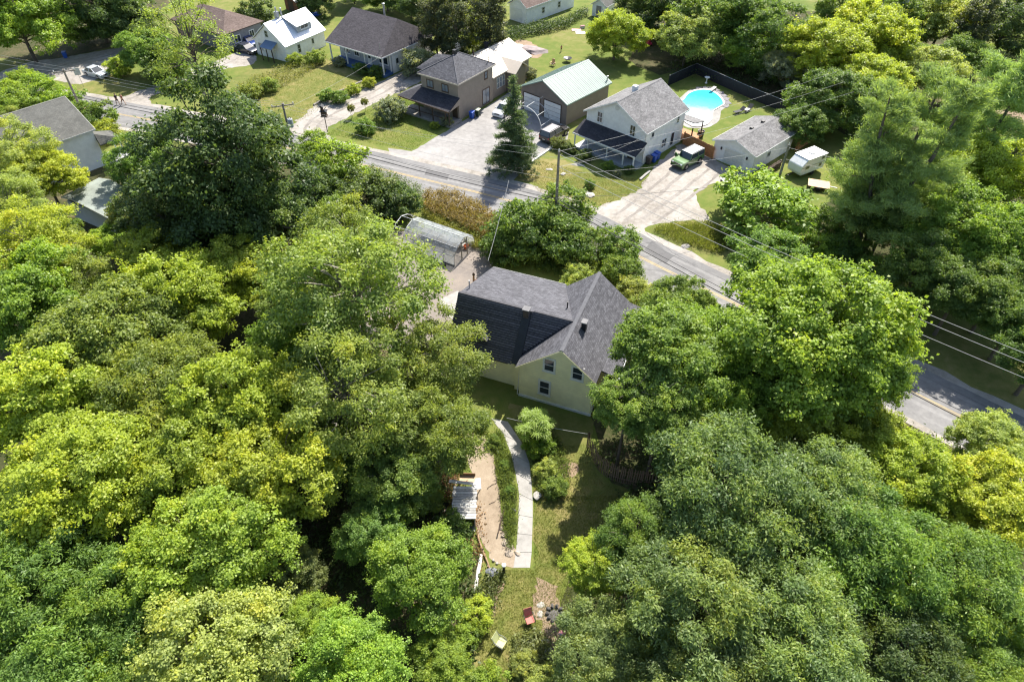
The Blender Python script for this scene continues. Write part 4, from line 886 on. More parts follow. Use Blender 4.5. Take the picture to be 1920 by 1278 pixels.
TREES = [
 # left foreground
 ('maple0', 55, 560, 113, 'bg', 'bright maple at the left edge below the pale willowy tree', M, G1),
 ('maple1', 205, 640, 127, 'ol', 'olive toned maple crown in the middle of the left canopy', M, G1),
 ('maple2', 345, 555, 103, 'yg', 'maple with orange tinged tips below the dark elm', M, G1),
 ('maple3', 455, 515, 84, 'yl', 'yellowing maple touching the dark elm and the big olive tree', M, G1),
 ('maple4', 100, 755, 127, 'yg', 'yellow green maple at the left edge halfway down', M, G1),
 ('ash0', 300, 735, 121, 'ol', 'dull olive crown among brighter maples at left', A_, G1),
 ('maple1', 450, 760, 124, 'yg', 'bright maple just left of the big olive tree trunk', M, G1),
 ('maple2', 165, 905, 143, 'yg', 'wide yellow green maple lower left with layered boughs', M, G1),
 ('maple3', 330, 885, 121, 'yg', 'sunlit maple with a dark gap on its right side', M, G1),
 ('maple0', 515, 890, 124, 'yg', 'lime maple reaching toward the white board deck', M, G1),
 ('maple4', 395, 1030, 132, 'bg', 'maple with deep dark hollows in the lower left', M, G1),
 ('maple1', 40, 960, 97, 'bg', 'green maple cut by the left edge above the dull green one', M, G1),
 ('ash1', 55, 1090, 135, 'mg', 'dull green crown at the lower left edge', A_, G1),
 ('ash2', 225, 1135, 121, 'mg', 'grey green crown in the lower left corner area', A_, G1),
 ('maple2', 400, 1235, 140, 'lg', 'pale green maple at the bottom edge left of centre', M, G1),
 ('ash3', 90, 1270, 135, 'mg', 'leafy crown in the very bottom left corner', A_, G1),
 ('ash0', 255, 1290, 103, 'bg', 'crown cut by the bottom edge beside the corner tree', A_, G1),
 ('maple3', 545, 1075, 56, 'br', 'small bronze green sapling over the dark hollow', M, G1),
 ('maple0', 590, 1165, 59, 'bg', 'small green sapling beside the dark gap at bottom', M, G1),
 ('maple4', 660, 1245, 99, 'bg', 'fresh green maple at the bottom edge near the clearing', M, G1),
 ('maple2', 785, 1078, 94, 'bg', 'light green maple left of the fallen white log', M, G1),
 ('maple1', 828, 1250, 64, 'bg', 'low bright bush like maple beside the yellow chair', M, G1),
 ('maple3', 700, 1005, 67, 'mg', 'dark small maple beneath the lime maple and deck', M, G1),
 # the big olive tree and its neighbours
 ('airy0', 655, 540, 167, 'ol', 'large airy olive tree with pale forking limbs beside the yard', 'silver_maple_tree', None),
 ('airy1', 812, 668, 104, 'ol', 'olive tree overhanging the dark shingle wing', 'silver_maple_tree', None),
 ('airy2', 650, 730, 138, 'ol', 'open crowned tree with dark bare trunk showing through', 'silver_maple_tree', None),
 ('ash1', 815, 800, 100, 'ol', 'olive crown above the white board deck', A_, None),
 ('ash2', 590, 850, 85, 'mg', 'shaded grey green crown left of the bare trunk', A_, None),
 ('maple0', 735, 900, 83, 'mg', 'shady maple right behind the white board deck', M, None),
 ('airy1', 640, 455, 95, 'ol', 'upper olive crown beside the greenhouse', 'silver_maple_tree', None),
 ('maple4', 560, 660, 85, 'bg', 'fresh green maple behind the bare limbs of the olive tree', M, None),
 # dark trees above them
 ('elm0', 428, 325, 152, 'dk', 'massive dark green elm overlooking the road', 'elm_tree', None),
 ('dense1', 500, 415, 101, 'dk', 'dark lower elm crown right of the massive elm', 'elm_tree', None),
 ('dense2', 330, 420, 101, 'dk', 'deep green elm crown below the massive elm', 'elm_tree', None),
 ('maple2', 262, 400, 55, 'br', 'bronze green tree between the low shed and the elm', M, None),
 ('dense1', 265, 300, 58, 'mg', 'grey green tree left of the massive elm', 'elm_tree', None),
 # left edge
 ('dense1', 350, 385, 70, 'dk', 'dark elm bough mass left of the massive elm', 'elm_tree', None),
 ('maple1', 300, 500, 85, 'yg', 'orange tipped maple close under the elm', M, G1),
 ('maple2', 560, 560, 75, 'ol', 'olive maple between the yellowing maple and bare limbs', M, G1),
 ('airy2', 25, 290, 78, 'lg', 'pale willowy tree with thin trunk at the left edge', 'willow_tree', G5),
 ('airy1', 20, 380, 70, 'lg', 'pale feathery tree against the olive roofed house wall', 'willow_tree', G5),
 ('airy1', 32, 238, 46, 'lg', 'small pale tree overlapping the olive roof', 'willow_tree', G5),
 ('airy2', 128, 462, 44, 'ol', 'olive tree just below the shed roof', 'willow_tree', G5),
 ('maple0', 212, 452, 42, 'bg', 'small maple right of the shed wall', M, G5),
 ('maple1', 85, 335, 62, 'yg', 'bright lime tree in front of the olive roofed house', M, G5),
 ('maple0', 15, 205, 58, 'bg', 'green tree above the olive roof at the left edge', M, G5),
 ('airy2', 55, 462, 98, 'yg', 'feathery light tree below the faded shed roof', 'willow_tree', G5),
 ('airy0', 140, 545, 85, 'ol', 'thin feathery tree right below the faded shed roof', 'willow_tree', G5),
 ('shrub0', 75, 170, 40, 'bg', 'round bush beside the left utility pole', S, G6),
 ('shrub1', 120, 190, 34, 'bg', 'bush behind the olive roof ridge', S, G6),
 ('shrub2', 175, 222, 42, 'bd', 'bush at the corner of the olive roofed house', S, G6),
 ('shrub0', 195, 245, 28, 'yg', 'yellow flowering bush by the road near the olive roof', S, G6),
 ('shrub1', 45, 150, 30, 'bg', 'bush at the end of the pale concrete apron', S, G6),
 # top left
 ('maple3', 30, 38, 90, 'bg', 'tall green tree in the top left corner', M, G4),
 ('dense0', 175, 12, 74, 'dk', 'dark tree behind the blue bin at top left', 'elm_tree', G4),
 ('dense2', 240, 35, 56, 'dk', 'dark tree left of the brown roof', 'elm_tree', G4),
 ('sparse0', 350, 75, 84, 'ol', 'thin yellowing tree in front of the brown roof', 'ash_tree', None),
 ('maple0', 275, 95, 50, 'mg', 'round dense tree beside the gravel lane at top left', M, G4),
 ('shrub2', 318, 122, 46, 'bd', 'dark bush under the thin yellowing tree', S, G7),
 ('shrub0', 222, 125, 25, 'yl', 'golden leaved bush in front of the silver car', S, G7),
 ('shrub1', 478, 22, 32, 'dk', 'dark clipped bush left of the rusty shed', S, G7),
 ('dense1', 592, -8, 40, 'dk', 'dark tree behind the small white house', 'elm_tree', G4),
 ('maple1', 660, -28, 38, 'bg', 'light green tree above the charcoal roof', M, G4),
 ('dense0', 722, -22, 46, 'mg', 'tree right behind the bungalow chimney', 'elm_tree', G4),
 ('maple4', 768, 0, 36, 'bd', 'deep green tree at the bungalow back corner', M, G4),
 ('cedar0', 815, 35, 29, 'cd', 'dull cedar nearest the bungalow', 'cedar_tree', G4),
 ('cedar0', 852, 45, 30, 'cd', 'dull cedar between the bungalow and tin roof', 'cedar_tree', G4),
 ('cedar0', 884, 58, 17, 'yg', 'slim bright green columnar tree among the cedars', 'cedar_tree', G4),
 ('cedar0', 918, 35, 34, 'cd', 'brownish cedar beside the long white garage', 'cedar_tree', G4),
 ('dense2', 790, 5, 45, 'dk', 'dark tree at the top edge behind the cedars', 'elm_tree', G4),
 ('dense1', 870, 0, 43, 'dk', 'dark tree at the top edge over the cedars', 'elm_tree', G4),
 ('shrub1', 862, 88, 25, 'bd', 'low bush at the back of the cream tin roof', S, G7),
 ('shrub2', 905, 82, 22, 'sv', 'silvery low bush behind the cream tin roof', S, G7),
 ('shrub0', 782, 118, 34, 'sv', 'pale leafy bush between bungalow and taupe house', S, G7),
 ('maple2', 1155, 66, 53, 'yg', 'round yellow green tree alone in the back lawn', M, None),
 ('dense0', 1200, 12, 47, 'dk', 'dark tree behind the little white shed', 'elm_tree', G4),
 ('dense1', 1265, 10, 67, 'dk', 'dark tree behind the trampoline', 'elm_tree', G4),
 # wood behind the pool
 ('maple3', 1290, 72, 60, 'lg', 'light green tree overlooking the black fence corner', M, G3),
 ('maple0', 1330, 40, 73, 'mg', 'green tree behind the pool wood at top', M, G3),
 ('dense2', 1385, 45, 73, 'bd', 'deep green tree at the top middle of the pool wood', 'elm_tree', G3),
 ('maple1', 1408, 88, 55, 'bg', 'green tree directly behind the black fence', M, G3),
 ('dense0', 1455, 75, 73, 'bd', 'tall green tree left of the yellow crowned ones', 'elm_tree', G3),
 ('maple4', 1485, 128, 52, 'sv', 'silvery tree behind the black fence', M, G3),
 ('maple2', 1545, 105, 85, 'yl', 'yellow crowned tree in the middle of the pool wood', M, G3),
 ('maple0', 1630, 75, 83, 'yl', 'yellow crowned tree nearest the top right houses', M, G3),
 ('maple3', 1560, 190, 76, 'bd', 'dark tree at the end of the cedar fence', M, G3),
 ('maple1', 1635, 165, 73, 'yg', 'lime tree tucked behind the big pine', M, G3),
 ('dense1', 1580, 20, 61, 'mg', 'green tree at the top edge by the gravel patch', 'elm_tree', G3),
 ('dense2', 1680, 45, 59, 'mg', 'green tree at the top edge right of the yellow crowns', 'elm_tree', G3),
 ('maple4', 1765, 45, 63, 'lg', 'pale tree behind the big pine top', M, G3),
 ('cedar0', 1830, 45, 29, 'cd', 'dark narrow cedar at the top right', 'cedar_tree', G3),
 ('dense0', 1890, 40, 67, 'dk', 'dark tree in the top right corner', 'elm_tree', G3),
 ('maple2', 1505, 235, 49, 'bd', 'dark low tree by the orange fence end', M, G3),
 # right of the camper
 ('maple0', 1850, 335, 100, 'yg', 'yellow green tree right of the big pine', M, None),
 ('maple3', 1805, 430, 93, 'bg', 'broad green tree over the road bend at right', M, None),
 ('maple1', 1895, 455, 85, 'bg', 'green tree at the right edge beyond the wires', M, None),
 ('dense1', 1725, 500, 74, 'bd', 'shaded tree below the big pine', 'elm_tree', None),
 ('maple2', 1870, 545, 74, 'bd', 'shaded tree over the dark verge at right', M, None),
 ('maple0', 1800, 545, 78, 'bd', 'dark tree standing over the verge below the wires', M, None),
 ('maple3', 1905, 600, 72, 'bd', 'dark tree at the right edge over the shaded verge', M, None),
 ('dense2', 1965, 660, 80, 'bd', 'tree cut by the right edge beside the road', 'elm_tree', None),
 ('maple1', 1745, 140, 62, 'lg', 'pale green tree between the pine and top right corner', M, G3),
 ('dense1', 1690, 105, 52, 'mg', 'green tree above the great pine tip', 'elm_tree', G3),
 ('maple4', 1800, 110, 50, 'mg', 'tree behind the leaning pine', M, G3),
 ('shrub1', 1565, 425, 48, 'mg', 'bush between the big round bush and the great pine', S, G6),
 ('shrub2', 1590, 470, 42, 'bd', 'shaded bush left of the pine foot', S, G6),
 ('shrub0', 1545, 465, 36, 'bg', 'small bush on the bare dirt left of the pine', S, G6),
 ('maple2', 1660, 420, 55, 'bd', 'dark tree filling in behind the great pine', M, None),
 ('dense2', 105, 430, 42, 'mg', 'small tree below the low shed wall', 'elm_tree', G5),
 ('shrub1', 1905, 275, 53, 'sv', 'pale bush at the right edge by the tan dirt', S, None),
 ('shrub0', 1640, 520, 45, 'mg', 'bush at the foot of the big pine', S, G6),
 # right foreground
 ('maple1', 1250, 675, 114, 'md', 'dark leafy maple against the cream house gable', M, G2),
 ('maple0', 1178, 752, 70, 'md', 'maple boughs brushing the cream house corner', M, G2),
 ('maple4', 1240, 775, 74, 'md', 'deep green maple above the stake fence', M, G2),
 ('maple3', 1275, 575, 66, 'md', 'green maple by the road in front of the cream house', M, G2),
 ('maple0', 1440, 500, 85, 'mg', 'round green maple at the near road edge', M, G2),
 ('maple2', 1530, 630, 162, 'bg', 'huge bright maple between the house and the road', M, G2),
 ('maple1', 1330, 770, 88, 'bg', 'bright maple boughs right of the cream house', M, G2),
 ('maple3', 1490, 800, 85, 'yg', 'yellow green maple beneath the huge bright maple', M, G2),
 ('maple0', 1610, 810, 80, 'yg', 'yellowish maple right beneath the huge maple', M, G2),
 ('maple2', 1350, 655, 95, 'bg', 'green maple joining the dark maple and the huge bright one', M, G2),
 ('maple4', 1420, 720, 95, 'bg', 'sunlit maple below the gap in the right canopy', M, G2),
 ('maple3', 1630, 700, 74, 'bg', 'bright maple at the road side edge of the right canopy', M, G2),
 ('maple1', 1300, 875, 70, 'mg', 'shaded maple behind the stake fence', M, G2),
 ('ash0', 1360, 920, 150, 'gg', 'grey green ash in the middle of the right canopy', A_, G2),
 ('ash1', 1540, 935, 122, 'gg', 'grey green ash right of the middle one', A_, G2),
 ('ash2', 1190, 1000, 75, 'mg', 'green ash beside the shaded lawn', A_, G2),
 ('maple4', 1115, 1062, 58, 'yg', 'small lime maple leaning over the lawn', M, G2),
 ('maple2', 1700, 890, 92, 'yl', 'yellowing maple on the right side', M, G2),
 ('maple1', 1855, 842, 74, 'lg', 'pale green maple beside the shaded road end', M, G2),
 ('maple0', 1855, 945, 100, 'yg', 'lime maple at the right edge below the road', M, G2),
 ('ash3', 1645, 1040, 135, 'mg', 'dark ash with shiny leaves in the right canopy', A_, G2),
 ('ash0', 1800, 1090, 115, 'mg', 'dark ash near the right edge', A_, G2),
 ('ash2', 1310, 1130, 150, 'gg', 'broad grey green ash in the lower right', A_, G2),
 ('ash1', 1490, 1190, 140, 'gg', 'grey green ash tinged yellow at its top', A_, G2),
 ('ash3', 1135, 1210, 100, 'gg', 'grey green ash over the pink chair', A_, G2),
 ('ash0', 1690, 1225, 110, 'dk', 'dark ash at the bottom right', A_, G2),
 ('maple3', 1895, 1170, 85, 'yg', 'yellow green maple at the lower right edge', M, G2),
 ('ash2', 1850, 1280, 95, 'mg', 'crown in the bottom right corner', A_, G2),
 ('ash1', 1330, 1300, 130, 'gg', 'ash cut by the bottom edge at right', A_, G2),
 # road verge
 ('shrub0', 640, 308, 58, 'bg', 'bright round bush beside the road left of the tall weeds', S, G6),
 ('shrub1', 690, 365, 62, 'dk', 'dark bush above the greenhouse', S, G6),
 ('shrub2', 752, 378, 42, 'dk', 'dark bush between the road and greenhouse end', S, G6),
 ('shrub0', 590, 275, 35, 'bg', 'small bush under the transformer pole', S, G6),
 ('shrub1', 600, 355, 52, 'dk', 'dark bush between the elm and bright round bush', S, G6),
 ('shrub2', 625, 400, 42, 'mg', 'grey bush by the hidden white canopy', S, G6),
 ('shrub1', 1050, 398, 62, 'bd', 'tall bush hugging the utility pole foot', S, G6),
 ('shrub2', 990, 430, 72, 'bd', 'large bush behind the cream house roof', S, G6),
 ('shrub0', 1065, 450, 58, 'bd', 'bush between the road and cream house', S, G6),
 ('shrub0', 945, 465, 42, 'bd', 'shaded bush beside the dusty yard', S, G6),
 ('shrub1', 1160, 462, 46, 'mg', 'upright bush at the road right of the pole', S, G6),
 ('shrub2', 1165, 510, 38, 'mg', 'bush at the back of the cream house gable', S, G6),
 ('shrub0', 1192, 548, 36, 'lg', 'pale grassy bush at the cream house corner', S, G6),
 ('shrub1', 1080, 520, 32, 'lg', 'pale green bush behind the cream house ridge', S, G6),
 ('shrub2', 1428, 388, 98, 'bg', 'big rounded yellow green bush in front of the camper', S, None),
 # gardens
 ('shrub0', 730, 205, 30, 'sv', 'round grey green bush on the taupe house lawn', S, G7),
 ('shrub1', 685, 237, 20, 'mg', 'low bush on the lawn by the birdhouse', S, G7),
 ('shrub2', 612, 180, 16, 'mg', 'bush at the gravel lane corner of the dry lawn', S, G7),
 ('shrub0', 637, 182, 17, 'mg', 'dark bush along the log edging', S, G7),
 ('shrub1', 662, 168, 14, 'yg', 'bright bush along the log edging', S, G7),
 ('shrub2', 692, 155, 13, 'yg', 'small golden bush near the bungalow corner', S, G7),
 ('shrub0', 705, 135, 16, 'bd', 'bush under the bungalow porch corner', S, G7),
 ('shrub1', 636, 116, 13, 'sv', 'pale bush under the bungalow eave', S, G7),
 ('shrub2', 675, 130, 15, 'bd', 'bush in front of the blue porch', S, G7),
 ('shrub0', 552, 112, 15, 'yg', 'bright bush at the small white house corner', S, G7),
 ('shrub1', 590, 108, 18, 'ol', 'weedy bush beside the small white house', S, G7),
 ('shrub2', 505, 160, 18, 'ol', 'weedy bush on the dry lawn edge', S, G7),
 ('shrub1', 470, 172, 22, 'ol', 'weedy bush at the left end of the dry lawn', S, G7),
 ('shrub0', 838, 228, 12, 'sv', 'silvery bush at the taupe house porch', S, G7),
 ('shrub2', 815, 235, 9, 'yg', 'small yellow bush at the taupe house porch', S, G7),
 ('shrub1', 1068, 278, 13, 'dk', 'dark round bush by the white porch', S, G7),
 ('shrub0', 1098, 292, 15, 'dk', 'dark bush at the white porch front', S, G7),
 ('shrub2', 1140, 312, 13, 'mg', 'grey bush at the white porch front', S, G7),
 ('shrub1', 1157, 324, 9, 'sv', 'small pale round bush at the white porch', S, G7),
 ('shrub0', 1180, 318, 11, 'bd', 'tall vine bush at the white porch corner post', S, G7),
 ('shrub2', 1105, 345, 12, 'mg', 'little tree on the lawn with a stone ring', S, G7),
 ('shrub1', 1048, 268, 16, 'br', 'reddish twiggy bush behind the utility pole top', S, G7),
 ('shrub0', 995, 136, 14, 'sv', 'white flowering bush at the tin roof corner', S, G7),
 ('shrub2', 1012, 835, 30, 'bg', 'leafy bush right of the concrete path', S, G7),
 ('shrub1', 1022, 878, 22, 'lg', 'grassy bush in the right flower bed', S, G7),
 ('shrub0', 1040, 912, 24, 'md', 'bushy grass clump at the foot of the right bed', S, G7),
 ('shrub2', 925, 826, 15, 'mg', 'bush between the wood chip and concrete paths', S, G7),
 ('shrub1', 946, 872, 11, 'mg', 'grassy bush in the middle of the path bed', S, G7),
 ('shrub0', 955, 918, 10, 'mg', 'lower grassy bush in the path bed', S, G7),
 ('shrub1', 895, 1150, 34, 'yl', 'golden bush left of the yellow chair', S, G7),
 ('shrub2', 845, 995, 40, 'bd', 'dark bush at the end of the board deck', S, G7),
 ('shrub0', 800, 930, 36, 'ol', 'tan green bush left of the board deck', S, G7),
 ('shrub0', 985, 1245, 26, 'lg', 'pale flowering bush below the chairs', S, G7),
 ('shrub1', 1020, 1278, 34, 'lg', 'light bush at the bottom edge of the clearing', S, G7),
 ('shrub2', 912, 1280, 40, 'bg', 'green bush at the bottom edge by the yellow chair', S, G7),
 ('shrub0', 870, 1195, 30, 'bg', 'green bush beside the golden bush', S, G7),
]
LIFT = {(1178, 752): 4.0, (1250, 675): 2.0, (1240, 775): 3.5, (1190, 1000): 2.5, (1115, 1062): 2.0}
for k, px, py, r, col, lab, nm, g in TREES:
    sq = .9 if g == G3 and py > 78 else .72 if r > 92 and nm == S else 1.0
    low = .6 if px == 1155 or g in (G3, G4) and nm not in (S, 'cedar_tree') else 1.0
    tree(k, px, py, r, col, lab, nm, 'shrub' if nm == S else 'tree', g, sq, LIFT.get((px, py), 0.0), low=low)
tree('spruce0', 963, 319, 47, 'sp', 'dark conical spruce standing by the road', 'spruce_tree', 'tree', base=True, s=1.03)
tree('pine0', 1612, 470, 118, 'pn', 'great white pine with several stems beside the camper', 'pine_tree', 'tree', base=True, s=1.08)
tree('pine1', 1740, 405, 118, 'pn', 'white pine leaning to the right behind the great pine', 'pine_tree', 'tree', base=True, s=1.12)
tree('sumac0', 1003, 826, 47, 'bg', 'bright sumac bush with feathered leaves against the cream wall', 'sumac_bush', 'shrub', base=True, s=.95)

# --- ground cover nobody could count
def in_poly(P, x, y):
    c = np.zeros(len(x), bool); n = len(P)
    for i in range(n):
        x1, y1 = P[i][:2]; x2, y2 = P[(i+1) % n][:2]
        with np.errstate(divide='ignore', invalid='ignore'):
            c ^= ((y1 > y) != (y2 > y)) & (x < (x2-x1)*(y-y1)/(y2-y1+1e-12)+x1)
    return c
def scatter(rng, pts, n, world=False):
    P = [at(*p) for p in pts]; X = np.array([[p.x, p.y] for p in P]); lo = X.min(0); hi = X.max(0); out = np.zeros((0, 2))
    while len(out) < n:
        q = rng.uniform(lo, hi, (n*2, 2)); q = q[in_poly(X, q[:, 0], q[:, 1])]; out = np.vstack([out, q])
        if len(q) == 0: break
    return out[:n]
def cover(name, pts, seed, n, h, L, W, col, nlf=10, tr=.18, upright=.0, mat=None, label=None):
    rng = np.random.default_rng(seed); q = scatter(rng, pts, n)
    hh = h*rng.uniform(.35, 1.0, n); tp = np.column_stack([q, hh*.8]); td = nrm(rng.normal(0, .5, (n, 3))+np.array([0, 0, .9]))
    tt = .42+rng.normal(0, .16, n)
    c, nn, ax, l, w, t = tufts_to_leaves(rng, tp, td, tt, nlf, tr, L, W, .6, .6, .1, .8)
    if upright: ax = ax*(1-upright)+np.array([0, 0, upright*1.5]); nn = rng.normal(0, 1, nn.shape)*np.array([1, 1, .3])
    c[:, 2] = np.abs(c[:, 2])+.02
    o = bpy.data.objects.new(name, leaf_mesh(name, c, nn, ax, l, w, t, mat or LEAF)); COL.objects.link(o)
    o.color = c4(col); return tag(o, kind='stuff')
def blades(name, pts, seed, n, h, w, col):
    rng = np.random.default_rng(seed); q = scatter(rng, pts, n); hh = h*rng.uniform(.5, 1.3, n)
    c = np.column_stack([q, hh*.5+.008]); ax = np.column_stack([rng.normal(0, .45, (n, 2)), np.ones(n)]); nn = np.column_stack([rng.normal(0, 1, (n, 2)), np.full(n, .25)])
    o = bpy.data.objects.new(name, leaf_mesh(name, c, nn, ax, hh, np.full(n, w), rng.uniform(.1, .75, n), LEAF, 0)); COL.objects.link(o)
    o.color = c4(col); return tag(o, kind='stuff')
blades('grass', [(1001,900),(1060,930),(1125,930),(1190,930),(1140,1010),(1075,1100),(1060,1180),(1070,1290),(892,1290),(900,1200),(910,1130),(925,1068),(1001,1066)], 1, 30000, .1, .035, (.2, .23, .05))
blades('grass', [(1030,840),(1110,830),(1105,870),(1130,905),(1190,930),(1060,940),(1000,940),(1000,850)], 2, 5000, .09, .035, (.25, .23, .08))
blades('grass', [(612,252),(700,200),(800,160),(835,240),(772,282),(690,268)], 3, 16000, .12, .05, (.15, .22, .035))
blades('grass', [(470,140),(600,130),(690,150),(640,185),(540,240),(450,210)], 4, 14000, .1, .05, (.21, .22, .06))
blades('grass', [(1000,350),(1010,300),(1120,330),(1215,335),(1195,360),(1130,386),(1040,384)], 5, 12000, .1, .045, (.23, .22, .07))
cover('goldenrod_and_knotweed', [(800,372),(850,372),(900,395),(945,425),(930,450),(905,455),(880,440),(830,415),(795,400)], 6, 850, 1.9, .22, .35, (0.27, 0.2, 0.065), 16, .2)
cover('roadside_weeds', [(790,395),(830,418),(880,445),(915,462),(900,472),(860,448),(800,410)], 7, 320, .8, .18, .35, (0.280, 0.280, 0.042), 12, .18)
cover('roadside_weeds', [(1222,432),(1260,420),(1325,420),(1400,440),(1350,478),(1300,464),(1250,448)], 8, 1000, .55, .2, .25, (0.196, 0.224, 0.056), 12, .2, .5)
cover('roadside_weeds', [(700,315),(760,340),(800,362),(790,385),(730,370),(660,340)], 9, 420, .9, .2, .35, (0.140, 0.196, 0.042), 12, .2)
cover('roadside_weeds', [(1085,425),(1125,440),(1190,495),(1215,540),(1190,570),(1120,520),(1070,480)], 10, 700, .9, .22, .3, (0.182, 0.238, 0.070), 12, .2, .3)
cover('roadside_weeds', [(930,440),(1080,470),(1120,500),(1060,525),(930,490)], 11, 700, 1.1, .2, .4, (0.098, 0.154, 0.035), 12, .22)
cover('roadside_weeds', [(445,165),(520,130),(610,105),(615,118),(540,160),(460,200)], 12, 600, .8, .22, .35, (0.210, 0.224, 0.056), 10, .22)
cover('roadside_weeds', [(180,262),(250,248),(262,256),(200,275)], 13, 260, .5, .18, .3, (0.210, 0.224, 0.063), 10, .2)
cover('hedge_vines', [(925,82),(960,60),(1060,40),(1100,22),(1103,30),(1060,55),(965,78),(935,92)], 14, 700, 1.4, .24, .45, (0.063, 0.105, 0.028), 14, .25)
cover('flower_bed', [(925,805),(942,812),(958,865),(968,930),(967,1000),(957,1035),(948,1000),(941,945),(933,880)], 15, 620, .42, .22, .2, (.2, .26, .1), 12, .15, .4)
cover('flower_bed', [(985,790),(1030,800),(1060,850),(1070,900),(1050,935),(1010,925),(1000,870)], 16, 520, .5, .26, .18, (0.2, 0.26, 0.1), 14, .16, .4)
cover('flower_bed', [(960,1195),(1010,1180),(1040,1230),(1060,1278),(960,1290)], 17, 420, .4, .16, .4, (0.210, 0.238, 0.084), 12, .14)
cover('undergrowth', [(-60,900),(300,820),(640,640),(860,830),(840,980),(900,1060),(900,1278),(-60,1400)], 18, 4200, .9, .24, .5, (0.084, 0.126, 0.035), 9, .3)
cover('undergrowth', [(1110,860),(1300,700),(1500,690),(1790,840),(2000,900),(2100,1350),(1050,1400),(1060,1200),(1100,1010),(1190,960)], 19, 3000, .9, .24, .5, (0.084, 0.126, 0.035), 9, .3)
cover('undergrowth', [(905,1090),(935,1060),(945,1080),(925,1140),(900,1180),(870,1130)], 20, 300, .35, .16, .5, (0.140, 0.168, 0.056), 9, .2)
cover('undergrowth', [(1560,330),(1700,480),(1930,640),(2050,600),(1950,350),(1700,300)], 21, 1500, 1.3, .28, .5, (0.077, 0.126, 0.035), 9, .35)
cover('undergrowth', [(1250,150),(1400,165),(1545,222),(1600,270),(1700,150),(1500,40),(1300,40)], 22, 1200, 1.6, .3, .5, (0.063, 0.105, 0.028), 9, .4)
cover('fallen_leaves', [(770,880),(850,870),(900,960),(905,1080),(860,1010),(800,960)], 23, 700, .04, .14, .6, (0.280, 0.168, 0.084), 5, .3)
# ------------------------------------------------------------------ utility poles and wires
def pole(label, x, y, h, arm=None, arm_rot=0.0, transformer=False, lamp=False):
    T = thing('utility_pole', label, 'utility pole', (x, y, 0), 0, 'utility poles along the road')
    MB().tube([(0, 0, -1), (0, 0, h*.5), (0, 0, h)], [.19, .16, .12], 10).build('shaft', POLEW, T)
    if arm:
        c, s = math.cos(arm_rot), math.sin(arm_rot)
        a = MB().box((.15*-s, .15*c, h-.35), (arm, .1, .13), arm_rot).build('crossarm', POLEW, T)
        for k in (-.46, 0.05, .46):
            MB().lathe([(.03, 0), (.07, .05), (.05, .12), (.07, .16), (.03, .24)], (c*arm*k-.15*s, s*arm*k+.15*c, h-.28), 8).build('insulator', OFFW, a)
    else:
        MB().lathe([(.03, 0), (.08, .05), (.05, .14), (.07, .2), (.03, .3)], (0, 0, h), 8).build('insulator', OFFW, T)
    for z in (h*.62, h*.5): MB().box((0, -.17, z), (.14, .1, .22)).build('bracket', GREYM, T)
    if transformer:
        t = MB().lathe([(.2, -.05), (.33, 0), (.33, .95), (.28, 1.02), (.1, 1.06)], (.48, -.15, h-2.9), 14).build('transformer', pm('grey_transformer_paint', (.4, .42, .43), .5), T)
        for dx in (-.12, .12): MB().lathe([(.05, 0), (.06, .1), (.03, .28)], (.48+dx, -.15, h-1.85), 8).build('bushing', BROWNTR, t)
    return T
E_ = -.45
P1 = (-60.2, 90.2); P2 = (-27.8, 78.6); P3 = (4.85, 63.6); P4 = (31.1, 69.7)
pole('leaning looking pole with crossarm behind the olive roofed house', P1[0], P1[1], 9.0, 2.7, .35)
pole('pole with grey transformer and crossarm by the gravel lane', P2[0], P2[1], 9.4, 2.7, .35, True)
pole('tall pole rising from the bushes opposite the white house', P3[0], P3[1], 10.9, None)
pole('pole between the white garage and the camper', P4[0], P4[1], 8.5, None)
WIREM = pm('bright_wire', (.34, .34, .33), .5, .1); CABLEM = pm('black_cable', (.025, .025, .028), .6, .1)
def wire(label, a, b, sag=.6, r=.011, mat=None, group='wires strung between the poles', name='power_line'):
    a = Vector(a); b = Vector(b); P = []
    for i in range(17):
        t = i/16; p = a.lerp(b, t); p.z -= sag*4*t*(1-t); P.append(p-a)
    o = MB().tube(P, r, 5).build(name, mat or WIREM); o.location = a
    return tag(o, label, 'wire', group)
def ext_to(a, b, k): return tuple(Vector(a)+(Vector(b)-Vector(a))*k)
top3 = (P3[0], P3[1], 11.1)
for k, (dz, of, lab) in enumerate([(0, -1.2, 'upper left wire from the transformer pole to the tall pole'), (-.9, 0.1, 'middle wire from the transformer pole to the tall pole'), (-3.4, 1.2, 'lowest bright wire crossing the pale driveway')]):
    c = (P2[0]+of*math.cos(.35), P2[1]+of*math.sin(.35), 9.3 if k < 2 else 7.6)
    wire(lab, c, (P3[0], P3[1], 11.1+dz), .7)
    wire(['nearest wire between the left pole and transformer pole', 'middle wire between the left pole and transformer pole', 'farthest wire between the left pole and transformer pole'][k], (P1[0]+of*math.cos(.35), P1[1]+of*math.sin(.35), 8.9), (c[0], c[1], 9.3), .7)
    wire(['lower wire running out past the top left corner', 'middle wire running out past the left edge', 'upper wire running out past the top left edge'][k], (P1[0]+of*math.cos(.35), P1[1]+of*math.sin(.35), 8.9), (-103+of, 108+of*1.5, 9.5), .7)
for k, (z, zz, py, lab) in enumerate([(11.1, 10.6, 645, 'uppermost white wire at the right edge'), (10.6, 10.0, 663, 'middle white wire at the right edge'), (9.2, 8.6, 692, 'lowest white wire at the right edge')]):
    wire(lab, (P3[0], P3[1], z), ext_to((P3[0], P3[1], z), at(1920, py, zz), 1.35), .9, .022)
